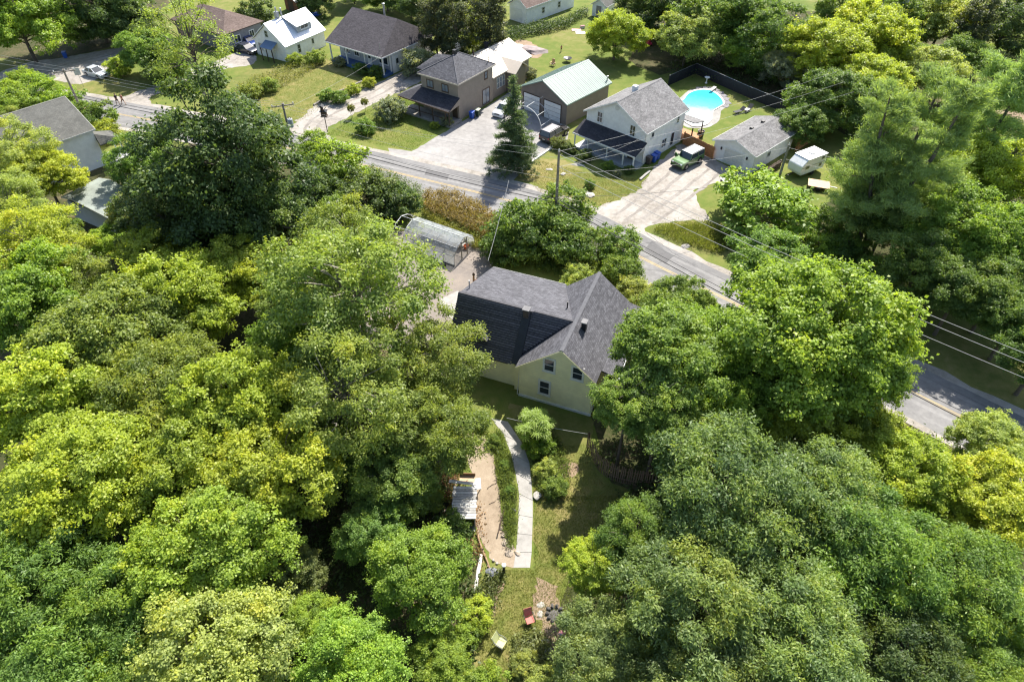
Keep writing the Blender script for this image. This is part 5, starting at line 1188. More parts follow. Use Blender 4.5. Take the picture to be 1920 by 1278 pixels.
for k, (dz, lab) in enumerate([(0, 'thick black cable'), (.45, 'thin black cable')]):
    r = .045-.018*k; w = dict(mat=CABLEM, r=r, name='telephone_cable', group='black cables over the road')
    z = 5.0+dz
    wire(lab+' from the tall pole toward the right edge', (P3[0], P3[1]-.2, z), ext_to((P3[0], P3[1], z), at(1795, 772-k*14, 5.0+dz*.6), 1.3), .5, **w)
    wire(lab+' over the road left of the tall pole', (P2[0], P2[1]-.2, 5.6+dz), (P3[0], P3[1]-.2, z), .5, **w)
    wire(lab+' over the road at far left', (P1[0], P1[1]-.2, 5.4+dz), (P2[0], P2[1]-.2, 5.6+dz), .5, **w)
far_ = at(1568, 135, 9)
for k, lab in enumerate(['upper wire crossing above the swimming pool', 'middle wire crossing above the swimming pool', 'lower wire crossing above the white garage roof']):
    wire(lab, (P3[0], P3[1], 10.9-k*.9), (far_.x+k*.6, far_.y-k*2.0, 9-k*.5), .5)
wire('wire from the tall pole to the camper pole over the gravel', (P3[0], P3[1], 8.3), (P4[0], P4[1], 8.2), .5)
wire('dark low wire over the gravel driveway', (P3[0], P3[1], 5.6), (P4[0], P4[1], 4.6), .7, .018, CABLEM)
wire('upper wire right of the camper pole', (P4[0], P4[1], 8.2), tuple(at(1650, 305, 8.5)), .3); wire('lower wire right of the camper pole', (P4[0], P4[1], 6.8), tuple(at(1650, 330, 7)), .3)
wire('service wire dropping to the white house corner', (P3[0], P3[1], 9.2), tuple(at(1207, 256, 4.6)), .5)
wire('service wire crossing to the bungalow roof', (P2[0], P2[1], 8.6), tuple(at(716, 104, 4.6)), .3)
wire('bright twisted service cable down to the cream house', tuple(at(954, 338, 8.3)), tuple(at(915, 489, 4.9)), .25, .02)
wire('clothes line from the sumac to the stake fence', tuple(at(950, 783, 1.7)), tuple(at(1102, 813, 1.9)), .12, .018, None, None, 'clothes_line')

# ------------------------------------------------------------------ vehicles
def car(label, pos, heading, L=4.6, W=1.85, H=1.5, col=(.5, .5, .5), style='sedan', roofcol=None, cat='car', spare=False, name='parked_car', rack=False, base=.2):
    T = thing(name, label, cat, pos, heading, 'vehicles parked at the houses')
    paint = pm('car_paint_%02d%02d%02d' % tuple(int(c*99) for c in col), col, .28, .04, 1, 4, 0, .1, .5, .6)
    rp = pm('car_roof_paint_%02d%02d%02d' % tuple(int(c*99) for c in roofcol), roofcol, .3, .04, 1, 4, 0, .1, .5, .5) if roofcol else paint
    h = L/2; belt = {'sedan': .62, 'suv': .6, 'box': .62, 'hatch': .62}[style]*H
    hood = belt-.02 if style == 'box' else belt-.08
    wb = L*.3; wr = .34 if style in ('sedan', 'hatch') else .4
    prof = [(-h+.08, base), (-h, base+.25), (-h+.02, belt-.1), (-h+.1, belt), (h*.32, belt), (h*.42, belt-.02), (h-.35, hood), (h-.05, hood-.12), (h, base+.35), (h-.08, base)]
    if style == 'sedan': prof[3:5] = [(-h+.08, belt-.03), (-h*.62, belt), (h*.3, belt)]
    MB().ext([(x, -W/2, z) for x, z in prof], (0, W, 0)).build('body', paint, T, .07)
    xa0, xa1, xb1, xb0 = {'sedan': (-h*.7, -h*.42, h*.08, h*.42), 'hatch': (-h*.96, -h*.72, h*.12, h*.48), 'suv': (-h*.97, -h*.86, h*.12, h*.42), 'box': (-h*.97, -h*.93, h*.16, h*.3)}[style]
    y0 = W/2-.06; y1 = W/2-(.22 if style != 'box' else .13)
    P = [(xa0, -y0, belt), (xb0, -y0, belt), (xb0, y0, belt), (xa0, y0, belt), (xa1, -y1, H-.06), (xb1, -y1, H-.06), (xb1, y1, H-.06), (xa1, y1, H-.06)]
    MB().add(P, [(0, 3, 2, 1), (4, 5, 6, 7), (0, 1, 5, 4), (1, 2, 6, 5), (2, 3, 7, 6), (3, 0, 4, 7)]).build('window_glass', GLASS, T)
    MB().bx(xa1-.05, xb1+.05, -y1-.03, y1+.03, H-.058, H).build('roof', rp, T, .025)
    for i, j in ((0, 4), (1, 5), (2, 6), (3, 7)): MB().beam(P[i], P[j], .09, .07).build('pillar', paint, T)
    for sy in (-1, 1):
        MB().beam(((xa0+xb0)/2-.1, sy*(y0+.005), belt), ((xa1+xb1)/2-.1, sy*(y1+.005), H-.06), .09, .04).build('pillar', paint, T)
        MB().box((xb0-.12, sy*(W/2+.09), belt+.07), (.14, .2, .14)).build('wing_mirror', BLACK if style == 'box' else paint, T, .02)
        MB().box((h-.08, sy*(W/2-.28), hood-.2), (.14, .36, .16)).build('headlight', LAMPG, T, .02)
        MB().box((-h+.02, sy*(W/2-.18), belt-.2), (.08, .22, .26)).build('tail_light', LAMPR, T, .02)
        MB().box((-.15, sy*(W/2+.002), belt-.16), (.18, .03, .04)).build('door_handle', GREYM, T)
        for sx in (-1, 1):
            M_ = Matrix.Rotation(R_(90), 3, 'X')
            if style in ('box', 'suv'): MB().lathe([(wr+.1, -.03), (wr+.1, .03)], (sx*wb, sy*(W/2-.01), wr), 16, M_).build('wheel_arch', BLACK, T)
            w = MB().lathe([(wr*.75, -.11), (wr, -.09), (wr, .09), (wr*.75, .11)], (sx*wb, sy*(W/2-.05), wr), 18, M_).build('wheel', TYRE, T)
            MB().lathe([(wr*.62, -.125), (wr*.62, .125)], (sx*wb, sy*(W/2-.05), wr), 12, M_).build('rim', RIM, w)
    for x in (h-.01, -h+.01): MB().box((x, 0, base+.16), (.14, W-.1, .2)).build('bumper', BLACK if style in ('box', 'suv') else paint, T, .03)
    MB().box((h+.005, 0, hood-.2), (.05, W-1.0, .16)).build('grille', BLACK, T)
    MB().box((-h-.065, 0, base+.34), (.02, .4, .12)).build('licence_plate', OFFW, T)
    if rack:
        for sy in (-1, 1): MB().bx(xa1+.1, xb1-.1, sy*(y1-.06)-.02, sy*(y1-.06)+.02, H+.01, H+.06).build('roof_rail', BLACK if roofcol else GREYM, T)
        if style == 'box':
            MB().bx(xa1+.25, xb1-.25, -.42, .42, H+.003, H+.03).build('roof_panel', pm('roof_panel_grey', (.5, .5, .5), .5), T)
    if spare:
        s = MB().lathe([(.38, -.1), (.4, 0), (.38, .1)], (-h-.14, 0, 1.0), 16, Matrix.Rotation(R_(90), 3, 'Y')).build('spare_wheel', TYRE, T)
    return T
def two(pa, pb, side, W):
    """place by the ground contact of the rear and front wheel on the side the photograph shows (side -1 = right wheels)"""
    a = at(*pa); b = at(*pb); d = (b-a).normalized(); n = Vector((-d.y, d.x, 0))*(-side)
    c = (a+b)/2+n*(W/2-.08); return c, math.atan2(d.y, d.x)
c, h_ = two((1309, 306), (1286, 318), 1, 1.95)
car('green boxy off road vehicle with open driver door on the gravel', c, h_, 4.7, 1.95, 1.85, (.075, .165, .04), 'box', (.4, .4, .4), 'suv', True, 'off_road_vehicle', True, .32)
T = bpy.data.objects['off_road_vehicle']
dr = MB().bx(-1.0, 0, -.05, .05, .5, 1.15).build('open_door', MATS['car_paint_071603'], T, .03)
dr.location = (.75, -.98, 0); dr.rotation_euler = (0, 0, R_(62))
c, h_ = two((1033, 270), (1063, 252), -1, 1.9)
car('black suv with silver roof parked by the brown garage', c, h_, 4.8, 1.9, 1.75, (.018, .016, .018), 'suv', (.35, .33, .34), 'suv', False, 'parked_suv', True, .28)
car('silver white compact car beside the taupe house', at(946, 212), -.6-math.pi/2+.05, 4.3, 1.78, 1.48, (.62, .63, .65), 'hatch')
c, h_ = two((162, 142), (187, 149), -1, 1.8)
car('silver car with blue reflecting hood on the concrete apron', c, h_, 4.6, 1.8, 1.45, (.5, .53, .56), 'sedan')
car('dark blue car nearest the small white house', at(467, 84), -.6, 4.5, 1.8, 1.5, (.02, .05, .2), 'hatch')
car('black car behind the blue one at the small white house', at(464, 98), -.5, 4.4, 1.8, 1.45, (.03, .035, .05), 'sedan')
car('pale grey car half hidden under the huge bright maple', at(1455, 618), -.75, 4.5, 1.8, 1.5, (.6, .62, .66), 'sedan')
# camper and trailers
T = thing('camper', 'small white travel trailer with rounded nose parked by the pole', 'camper', at(1507, 322), .55)
prof = [(-2.1, .5), (2.1, .5), (2.25, 1.2), (2.15, 2.5), (-1.4, 2.5), (-2.25, 1.75), (-2.25, .9)]
MB().ext([(x, -1.1, z) for x, z in prof], (0, 2.2, 0)).build('body', pm('camper_white', (.78, .78, .76), .45, .06, 1, 14), T, .09)
MB().ext([(2.25, -1.16, 2.52), (-1.42, -1.16, 2.52), (-1.42, 1.16, 2.52), (2.25, 1.16, 2.52)], (0, 0, .05)).build('roof', WHITE, T, .02)
for x, z, ww, hh in ((-1.2, 1.25, .7, .45), (1.5, 1.95, .55, .42), (1.3, 1.0, .5, .45)):
    f = MB().bx(x-ww/2, x+ww/2, -1.135, -1.103, z, z+hh).build('window', GREYM, T); MB().bx(x-ww/2+.05, x+ww/2-.05, -1.145, -1.137, z+.05, z+hh-.05).build('pane', GLASS, f)
MB().bx(.1, .7, -.35, .25, 2.575, 2.72).build('roof_vent', WHITE, T, .03)
for y in (-1.02, 1.02):
    w = MB().lathe([(.24, -.09), (.32, -.07), (.32, .07), (.24, .09)], (.2, y, .32), 16, Matrix.Rotation(R_(90), 3, 'X')).build('wheel', TYRE, T)
MB().bx(-2.2, 2.1, -1.13, -1.104, 1.5, 1.58).build('trim_stripe', GREYM, T); MB().beam((-2.2, 0, .5), (-3.2, 0, .45), .1, .1).build('tow_bar', BLACK, T)
T = thing('flat_trailer', 'small flat trailer with an orange plywood bed below the camper', 'trailer', at(1533, 352), .55-.9)
for i in range(5): MB().bx(-1.3, 1.3, -.95+.38*i, -.95+.38*i+.37, .55, .6).build('plank', pm('fresh_plywood', (.62, .42, .26), .8, .15, 2, 18), T)
MB().bx(-1.3, 1.3, -.95, -.89, .4, .548).bx(-1.3, 1.3, .89, .95, .4, .548).build('frame', BLACK, T); MB().beam((1.3, 0, .45), (2.2, 0, .4), .08, .08).build('tow_bar', GREYM, T)
for y in (-1.05, 1.05): MB().lathe([(.2, -.08), (.28, -.06), (.28, .06), (.2, .08)], (0, y, .28), 14, Matrix.Rotation(R_(90), 3, 'X')).build('wheel', TYRE, T)
T = thing('storage_box', 'pale lidded deck box on the grass by the gravel driveway', 'box', at(1362, 345), .4)
MB().bx(-.75, .75, -.45, .45, 0, .6).build('bin', BLACK, T, .03); MB().ext([(-.82, -.52, .61), (.82, -.52, .61), (.82, .52, .75), (-.82, .52, .75)], (0, 0, .06)).build('lid', OFFW, T, .02)

# wheelie bins
def bin_(label, pos, rot, col, lid=None):
    T = thing('wheelie_bin', label, 'bin', pos, rot, 'wheelie bins at the houses')
    P = [(-.24, -.27, .06), (.24, -.27, .06), (.24, .25, .06), (-.24, .25, .06), (-.31, -.35, 1.0), (.31, -.35, 1.0), (.31, .36, 1.0), (-.31, .36, 1.0)]
    MB().add(P, [(0, 3, 2, 1), (4, 5, 6, 7), (0, 1, 5, 4), (1, 2, 6, 5), (2, 3, 7, 6), (3, 0, 4, 7)]).build('body', col, T, .03)
    MB().ext([(-.34, -.4, 1.005), (.34, -.4, 1.005), (.34, .38, 1.06), (-.34, .38, 1.06)], (0, 0, .06)).build('lid', lid or col, T, .02)
    MB().tube([(-.28, .44, 1.0), (.28, .44, 1.0)], .02, 6).build('handle', col, T)
    for sx in (-.29, .29): MB().lathe([(.1, -.03), (.1, .03)], (sx, .28, .1), 12, Matrix.Rotation(R_(90), 3, 'Y')).build('wheel', BLACK, T)
LIDB = pm('pale_bin_lid', (.5, .52, .36), .6); GRNB = pm('dark_green_plastic', (.03, .06, .035), .5); GRYB = pm('brown_grey_plastic', (.09, .075, .065), .6)
a_ = at(885, 222); bin_('blue wheelie bin against the taupe house wall', a_, -.5, BLUEP); bin_('dark green bin with pale lid against the taupe house', a_+Vector((.85, .75, 0)), -.5, GRNB, LIDB)
bin_('blue wheelie bin beside the bungalow side door', at(759, 124), -.6, BLUEP); bin_('blue wheelie bin at the far left concrete apron', at(124, 109), .3, BLUEP)
b_ = at(1225, 304); bin_('blue wheelie bin along the white house wall', b_, .8, BLUEP); bin_('second blue bin tucked behind the first at the white house', b_+Vector((.55, .75, 0)), .8, BLUEP); bin_('brown grey bin next to the white porch', b_+Vector((-.75, -.5, 0)), .8, GRYB)

# ------------------------------------------------------------------ the pool and its yard
pool = [(1276,195),(1283,187),(1290,178),(1302,172),(1318,169.5),(1333,171.5),(1346,180),(1354,190),(1355,197),(1345,203),(1337,208),(1334,215),(1334,222),(1327,231),(1312,236),(1298,235),(1280,222)]
deck = [(1268,192),(1279,180),(1293,169),(1320,164.5),(1341,166.5),(1356,176),(1367,189),(1366,198),(1352,208),(1350,222),(1344,231),(1328,239),(1310,241),(1285,238),(1268,215)]
sheet('pool_deck', deck, CONC, .016, .5, .02, 41)
T = thing('swimming_pool', 'kidney shaped swimming pool with bright turquoise water and pale rim', 'pool', at(1315, 203))
Q = smooth_poly([at(*p)-T.location for p in pool], .4, 0, 0)
ctr = sum(Q, Vector())/len(Q)
rim = MB(); n = len(Q); V = []; F = []
for q in Q:
    o = ctr+(q-ctr)*1.07; V += [(q.x, q.y, .02), (q.x, q.y, .14), (o.x, o.y, .14), (o.x, o.y, .02)]
for i in range(n):
    j = (i+1) % n
    for k in range(4): F.append((4*i+k, 4*j+k, 4*j+(k+1) % 4, 4*i+(k+1) % 4))
rim.add(V, F).build('coping', pm('pale_coping', (.66, .62, .57), .7, .1, 3, 20), T)
m, nt, b, out = _new('pool_water'); tc = N(nt, 'ShaderNodeTexCoord'); sx = N(nt, 'ShaderNodeSeparateXYZ', {0: tc.outputs['Object']})
g = N(nt, 'ShaderNodeMath', {0: sx.outputs['Y'], 1: .8}, operation='MULTIPLY'); g2 = N(nt, 'ShaderNodeMath', {0: sx.outputs['X'], 1: .25, 2: g.outputs[0]}, operation='MULTIPLY_ADD')
nz = noise(nt, tc.outputs['Object'], 1.3, 4, .6, .8); g3 = N(nt, 'ShaderNodeMath', {0: nz.outputs['Fac'], 1: 2.2, 2: g2.outputs[0]}, operation='MULTIPLY_ADD')
mr = N(nt, 'ShaderNodeMapRange', {0: g3.outputs[0], 1: -3.4, 2: 5.4})
cr = ramp(nt, mr.outputs[0], [(.12, (.75, .8, .78)), (.36, (.5, .74, .76)), (.58, (.13, .66, .74)), (.95, (.05, .55, .66))])
nt.links.new(cr.outputs[0], b.inputs['Base Color']); b.inputs['Roughness'].default_value = .08; b.inputs['Specular IOR Level'].default_value = .25
bump(nt, b, nz.outputs['Fac'], .15, .05)
mb = MB(); mb.ext([(q.x, q.y, .02) for q in Q], (0, 0, .06)); mb.build('water', m, T)
T = thing('diving_board', 'grey diving board on its block at the pool end', 'diving board', at(1337, 170), -2.2)
MB().bx(-.5, .1, -.3, .3, .016, .4).build('block', GREYW, T, .02); MB().bx(-.6, 1.2, -.24, .24, .41, .47).build('board', OFFW, T, .01)
DARKST = pm('dark_paver_stone', (.2, .19, .2), .85, .2, 3, 15, .01)
pv = thing('stone_paving', 'dark flagstones curving around the far end of the pool', 'paving', at(1356, 184))
k = 0
for px_, py_ in [(1312,166),(1322,165.5),(1332,166.5),(1342,169),(1350,174),(1356,180),(1361,186),(1364,193),(1359,199)]:
    p = at(px_, py_)-pv.location; MB().box((p.x, p.y, .04), (1.15, .95, .06), k*.7).build('flagstone', DARKST, pv, .03); k += 1
def fence_fabric(name, label, pts, h, mat, cat='fence', postmat=None, seg=2.4):
    P = [at(*p) for p in pts]; T = thing(name, label, cat, P[0]); D = []
    for i in range(len(P)-1):
        k = max(1, int((P[i+1]-P[i]).length/seg)); D += [P[i].lerp(P[i+1], j/k)-P[0] for j in range(k)]
    D.append(P[-1]-P[0])
    for i, p in enumerate(D):
        MB().tube([(p.x, p.y, 0), (p.x, p.y, h+.08)], .04, 6).build('post', postmat or BLACK, T)
        if i < len(D)-1:
            q = D[i+1]; m_ = MB().beam((p.x, p.y, h/2+.03), (q.x, q.y, h/2+.03), .025, h-.06).build('panel', mat, T)
            MB().tube([(p.x, p.y, h), (q.x, q.y, h)], .025, 6).build('top_rail', GREYM, T)
    return T
fence_fabric('privacy_fence', 'tall black fabric fence around the pool yard', [(1252,162),(1303,139),(1400,183),(1470,212),(1538,236)], 1.75, BLACKF)
def board_fence(label, pa, pb, h, mat, w=.14):
    a = at(*pa); b = at(*pb); d = b-a; L = d.length; T = thing('wooden_fence', label, 'fence', a, math.atan2(d.y, d.x)); m_ = MB(); n = int(L/w); r2 = random.Random(n)
    for i in range(n): m_.bx(i*w, i*w+w-.012, r2.uniform(-.012, 0), .02+r2.uniform(0, .008), .03, h+r2.uniform(-.03, .03))
    tag(m_.build('board_panel', mat, T), kind='stuff')
    for z in (.4, h-.35): MB().bx(0, L, .03, .08, z, z+.09).build('rail', mat, T)
    for i in range(int(L/2.4)+1): MB().bx(min(i*2.4, L-.1), min(i*2.4, L-.1)+.1, .085, .19, 0, h+.06).build('post', mat, T)
board_fence('orange brown board fence and gate between white house and garage', (1279, 270), (1336, 299), 1.75, CEDARW)
board_fence('orange brown board fence running from the garage into the wood', (1492, 284), (1556, 243), 1.75, CEDARW)
T = thing('bird_bath', 'white pedestal bird bath by the black fence', 'bird bath', at(1324, 156))
MB().lathe([(.22, 0), (.16, .08), (.1, .2), (.09, .7), (.16, .78)], (0, 0, 0), 12).build('pedestal', WHITE, T); MB().lathe([(.16, .782), (.42, .92), (.44, .97), (.36, .95), (.05, .88)], (0, 0, 0), 16).build('bowl', WHITE, T)
for k, (pp, lab) in enumerate([((1385, 212), 'dark sun lounger on the pool lawn'), ((1402, 208), 'second sun lounger with a white towel on the pool lawn')]):
    T = thing('sun_lounger', lab, 'sun lounger', at(*pp), .5+.3*k, 'loungers on the pool lawn')
    MB().bx(-.95, .35, -.32, .32, .3, .36).build('seat', BLACKF, T); MB().ext([(.35, -.32, .3), (.35, .32, .3), (.95, .32, .75), (.95, -.32, .75)], (0, 0, .06)).build('backrest', BLACKF, T)
    for x in (-.85, .3):
        for y in (-.28, .28): MB().tube([(x, y, 0), (x, y, .3)], .02, 6).build('leg', GREYM, T)
    if k: MB().bx(-.7, .0, -.3, .3, .364, .385).build('towel', OFFW, T)
def lathe_thing(name, label, cat, pos, prof, mat, part='body', n=16, group=None):
    T = thing(name, label, cat, pos, 0, group); MB().lathe(prof, (0, 0, 0), n).build(part, mat, T); return T
T = lathe_thing('planter', 'round black planter by the orange fence', 'planter', at(1313, 256), [(.3, 0), (.4, .05), (.45, .75), (.5, .8), (.5, .88), (.4, .86), (.36, .7)], BLACK, 'pot'); MB().lathe([(.4, .72), (.05, .76)], (0, 0, 0), 12).build('soil', DIRT, T)
T = thing('firewood_stack', 'long dark stack of firewood along the white garage wall', 'firewood', at(1437, 327), .753)
m_ = MB(); r2 = random.Random(3)
for i in range(40):
    for j in range(6):
        m_.lathe([(.075, -.22), (.075, .22)], (-3.0+i*.155+r2.uniform(-.03, .03), r2.uniform(-.05, .05), .08+j*.135), 6, Matrix.Rotation(R_(90), 3, 'X'))
tag(m_.build('logs', pm('split_logs', (.12, .09, .065), .9, .4, 4, 20), T), kind='stuff')
for x in (-3.1, 3.15): MB().bx(x-.05, x+.05, -.1, .1, 0, .95).build('post', GREYW, T)

# ------------------------------------------------------------------ back lawn of the taupe house
def person(label, pos, heading, h, shirt, trousers, skin=(.42, .26, .18), hair=(.05, .03, .02), stride=.25, pose='walk', name='person', bend=0.0, bare=False):
    T = thing(name, label, 'person', pos, heading); s = h/1.75
    SK = pm('skin_tone_%d' % int(skin[0]*99), skin, .6, .08, 5, 20)
    def skin_obj(nm, V, E, Rd, mat, sub=2):
        me = bpy.data.meshes.new(nm); me.from_pydata([tuple(s*c for c in v) for v in V], E, []); me.materials.append(mat)
        o = bpy.data.objects.new(nm, me); COL.objects.link(o); o.parent = T
        k = o.modifiers.new('skin', 'SKIN'); k.use_smooth_shade = True
        for i, r in enumerate(Rd):
            sv = me.skin_vertices[0].data[i]; sv.radius = (r*s, r*s); sv.use_root = (i == 0)
        sb = o.modifiers.new('subd', 'SUBSURF'); sb.levels = sub; sb.render_levels = sub
        return o
    f = stride
    hip = .92; V = [(0, 0, hip), (bend*.3, 0, 1.15), (bend*.6, 0, 1.38), (bend*.8, 0, 1.5), (bend+.02, 0, 1.58), (bend+.02, 0, 1.68)]
    E = [(0, 1), (1, 2), (2, 3), (3, 4), (4, 5)]; Rd = [.13, .12, .14, .06, .085, .09]
    for sy, k in ((1, 1), (-1, -1)):
        b = len(V); V += [(0, sy*.09, hip-.06), (f*k*.55+.05, sy*.1, .5), (f*k-.02, sy*.1, .09), (f*k+.13, sy*.11, .035)]
        E += [(0, b), (b, b+1), (b+1, b+2), (b+2, b+3)]; Rd += [.09, .062, .045, .035]
        b = len(V); V += [(bend*.6, sy*.19, 1.4), (-f*k*.5+bend*.4, sy*.24, 1.13), (-f*k*.7+.1+bend*.2, sy*.22, .9), (-f*k*.75+.14, sy*.21, .82)]
        E += [(2, b), (b, b+1), (b+1, b+2), (b+2, b+3)]; Rd += [.06, .045, .035, .03]
        for q in range(5):
            n0 = len(V); V += [(-f*k*.75+.145+.012*q, sy*(.235-.012*q), .745+.004*q)]; E += [(b+3, n0)]; Rd += [.009]
    skin_obj('body', V, E, Rd, SK)
    if not bare:
        sv = [(bend*.1, 0, .95), (bend*.3, 0, 1.15), (bend*.6, 0, 1.38), (bend*.75, 0, 1.47)]; se = [(0, 1), (1, 2), (2, 3)]; sr = [.15, .14, .165, .08]
        for sy, k in ((1, 1), (-1, -1)):
            b = len(sv); sv += [(bend*.6, sy*.19, 1.4), (-f*k*.35+bend*.5, sy*.225, 1.2)]; se += [(2, b), (b, b+1)]; sr += [.078, .06]
        skin_obj('shirt', sv, se, sr, pm('cloth_%02d%02d%02d' % tuple(int(c*99) for c in shirt), shirt, .85, .15, 4, 25))
    tv = [(0, 0, .96), (0, 0, .9)]; te = [(0, 1)]; tr_ = [.15, .15]
    for sy, k in ((1, 1), (-1, -1)):
        b = len(tv); tv += [(.01, sy*.09, .84), (f*k*.45+.04, sy*.1, .56)]; te += [(1, b), (b, b+1)]; tr_ += [.108, .09]
    skin_obj('shorts', tv, te, tr_, pm('cloth_%02d%02d%02d' % tuple(int(c*99) for c in trousers), trousers, .85, .15, 4, 25))
    HM = pm('hair_%02d' % int(hair[0]*99), hair, .7, .2, 8, 30)
    def ball(nm, c, r, mat, sc=(1, 1, 1)):
        bm = bmesh.new(); bmesh.ops.create_icosphere(bm, subdivisions=2, radius=r*s)
        for v in bm.verts: v.co = Vector((v.co.x*sc[0]+c[0]*s, v.co.y*sc[1]+c[1]*s, v.co.z*sc[2]+c[2]*s))
        me = bpy.data.meshes.new(nm); bm.to_mesh(me); bm.free(); me.materials.append(mat); o = bpy.data.objects.new(nm, me); COL.objects.link(o); o.parent = T
    ball('hair', (bend, 0, 1.71), .098, HM, (1, .95, .85)); ball('nose', (bend+.115, 0, 1.645), .018, SK)
    for sy in (-1, 1): ball('eye', (bend+.098, sy*.034, 1.67), .011, BLACK); ball('ear', (bend+.02, sy*.092, 1.65), .02, SK, (1, .5, 1.3)); ball('shoe', (f*sy+.06, sy*.105, .045), .06, pm('dark_shoes', (.04, .04, .045), .7), (2.0, .9, .75))
    ball('mouth', (bend+.1, 0, 1.605), .018, pm('lip_tone', (.4, .15, .13), .6), (.4, 1.2, .4))
    return T
person('walker in a black top and dark shorts on the road', at(222.5, 196.5), 2.6, 1.76, (.02, .02, .024), (.03, .03, .04))
person('bare armed walker in brown top stepping along the road', at(233, 196.5), 2.6, 1.7, (.24, .11, .07), (.1, .06, .06), (.5, .3, .2), (.07, .045, .03), .38)
person('child in a pink top bending on the back lawn', at(1052, 97), -1.2, 1.15, (.5, .18, .2), (.06, .03, .05), (.45, .28, .2), (.05, .02, .015), .12, bend=.22)
T = thing('garden_chair', 'pale wooden armchair on the back lawn', 'chair', at(1036, 124), -2.2)
PALEW = pm('pale_pine', (.55, .38, .24), .8, .2, 3, 20)
for i in range(5): MB().bx(-.3, -.24, -.28+.115*i, -.28+.115*i+.1, .3, 1.15).build('back_slat', PALEW, T)
for i in range(5): MB().bx(-.2+.11*i, -.2+.11*i+.1, -.3, .3, .36, .39).build('seat_slat', PALEW, T)
for y in (-.36, .36):
    MB().bx(-.3, .35, y-.05, y+.05, .58, .61).build('armrest', PALEW, T)
    for x in (-.22, .28): MB().bx(x-.03, x+.03, y-.03, y+.03, 0, .578).build('leg', PALEW, T)
T = thing('fire_bowl', 'round black fire bowl on legs on the back lawn', 'fire bowl', at(1064, 116))
MB().lathe([(.15, .3), (.5, .45), (.7, .6), (.75, .66), (.62, .62), (.1, .45)], (0, 0, 0), 18).build('bowl', BLACK, T)
for k in range(3): a = 2.09*k; MB().tube([(math.cos(a)*.3, math.sin(a)*.3, .4), (math.cos(a)*.5, math.sin(a)*.5, 0)], .025, 6).build('leg', BLACK, T)
T = thing('pedestal_table', 'white round pedestal table by the rock mound', 'table', at(972, 96)); MB().lathe([(.35, 0), (.3, .06), (.12, .15), (.1, .85)], (0, 0, 0), 14).build('pedestal', WHITE, T); MB().lathe([(.8, .852), (.85, .9), (.8, .94)], (0, 0, 0), 20).build('tabletop', OFFW, T)
o = rock_obj('boulder', at(997, 95), (6.5, 4.0, 1.1), pm('mauve_grey_rock', (.3, .25, .24), .9, .3, 1.2, 8, .03), 4, rz=-.6); tag(o, 'broad flat mauve grey boulder in the back lawn', 'rock')
T = thing('trampoline', 'round black trampoline at the wood edge', 'trampoline', at(1246, 62)); MB().lathe([(2.0, .8), (2.05, .86), (2.0, .9), (1.7, .88)], (0, 0, 0), 28).build('frame', pm('navy_pad', (.03, .05, .1), .6), T); MB().lathe([(1.69, .86), (.1, .84)], (0, 0, 0), 28).build('mat', BLACK, T)
for k in range(6): a = 1.047*k; MB().tube([(math.cos(a)*1.95, math.sin(a)*1.95, 0), (math.cos(a)*1.95, math.sin(a)*1.95, .82)], .04, 6).build('leg', GREYM, T)
T = thing('playhouse', 'toy plastic playhouse with blue roof and yellow wall', 'playhouse', at(1212, 80), -.5)
MB().bx(-.6, .6, -.5, .5, 0, 1.1).build('wall', pm('yellow_plastic', (.65, .4, .05), .5), T); slab(T, [(-.8, -.65, 1.05), (.8, -.65, 1.05), (.8, 0, 1.6), (-.8, 0, 1.6)], pm('sky_blue_plastic', (.3, .5, .6), .5), .06); slab(T, [(.8, .65, 1.05), (-.8, .65, 1.05), (-.8, 0, 1.6), (.8, 0, 1.6)], MATS['sky_blue_plastic'], .06)
MB().bx(-.2, .25, -.53, -.503, 0, .8).build('door', pm('red_plastic', (.5, .04, .06), .5), T)
T = thing('toy_car', 'pink ride on toy beside the playhouse', 'toy', at(1217, 86), .4); MB().bx(-.45, .45, -.28, .28, .15, .55).build('body', pm('pink_plastic', (.6, .05, .15), .45), T, .08); MB().bx(-.3, .1, -.24, .24, .55, .9).build('seat', MATS['red_plastic'], T, .06)
for x in (-.3, .3):
    for y in (-.28, .28): MB().lathe([(.14, -.04), (.14, .04)], (x, y, .14), 10, Matrix.Rotation(R_(90), 3, 'X')).build('wheel', BLACK, T)
for pp, c_, lab in (((1081, 57), (.6, .35, .33), 'pink blanket spread on the back lawn'), ((1088, 62), (.68, .6, .5), 'cream blanket with toys on the back lawn')):
    p = at(*pp); m_ = MB()
    V = []; r2 = random.Random(int(pp[0]))
    for i in range(5):
        for j in range(4): V.append(((i-2)*.45+r2.uniform(-.05, .05), (j-1.5)*.42+r2.uniform(-.05, .05), .04+r2.uniform(0, .07)))
    Fq = [(i*4+j, (i+1)*4+j, (i+1)*4+j+1, i*4+j+1) for i in range(4) for j in range(3)]
    o = m_.add(V, Fq).build('blanket', pm('cloth_blanket_%d' % pp[0], c_, .9, .25, 3, 10)); o.location = p; tag(o, lab, 'blanket', 'blankets on the back lawn')
    so = o.modifiers.new('thick', 'SOLIDIFY'); so.thickness = .03
T = thing('cooler_box', 'small striped crate beside the blankets', 'crate', at(1092, 53), .3); MB().bx(-.4, .4, -.25, .25, 0, .38).build('body', OFFW, T, .02); MB().bx(-.43, .43, -.28, .28, .382, .46).build('lid', pm('maroon_plastic', (.25, .08, .08), .5), T, .02)
T = thing('tarp', 'bright blue tarp bundle behind the small white house', 'tarp', at(589, 30)); rock_obj('bundle', (0, 0, .3), (3.2, 1.6, 1.0), pm('blue_tarp', (.03, .1, .5), .5, .3, 2, 8), 9, T)
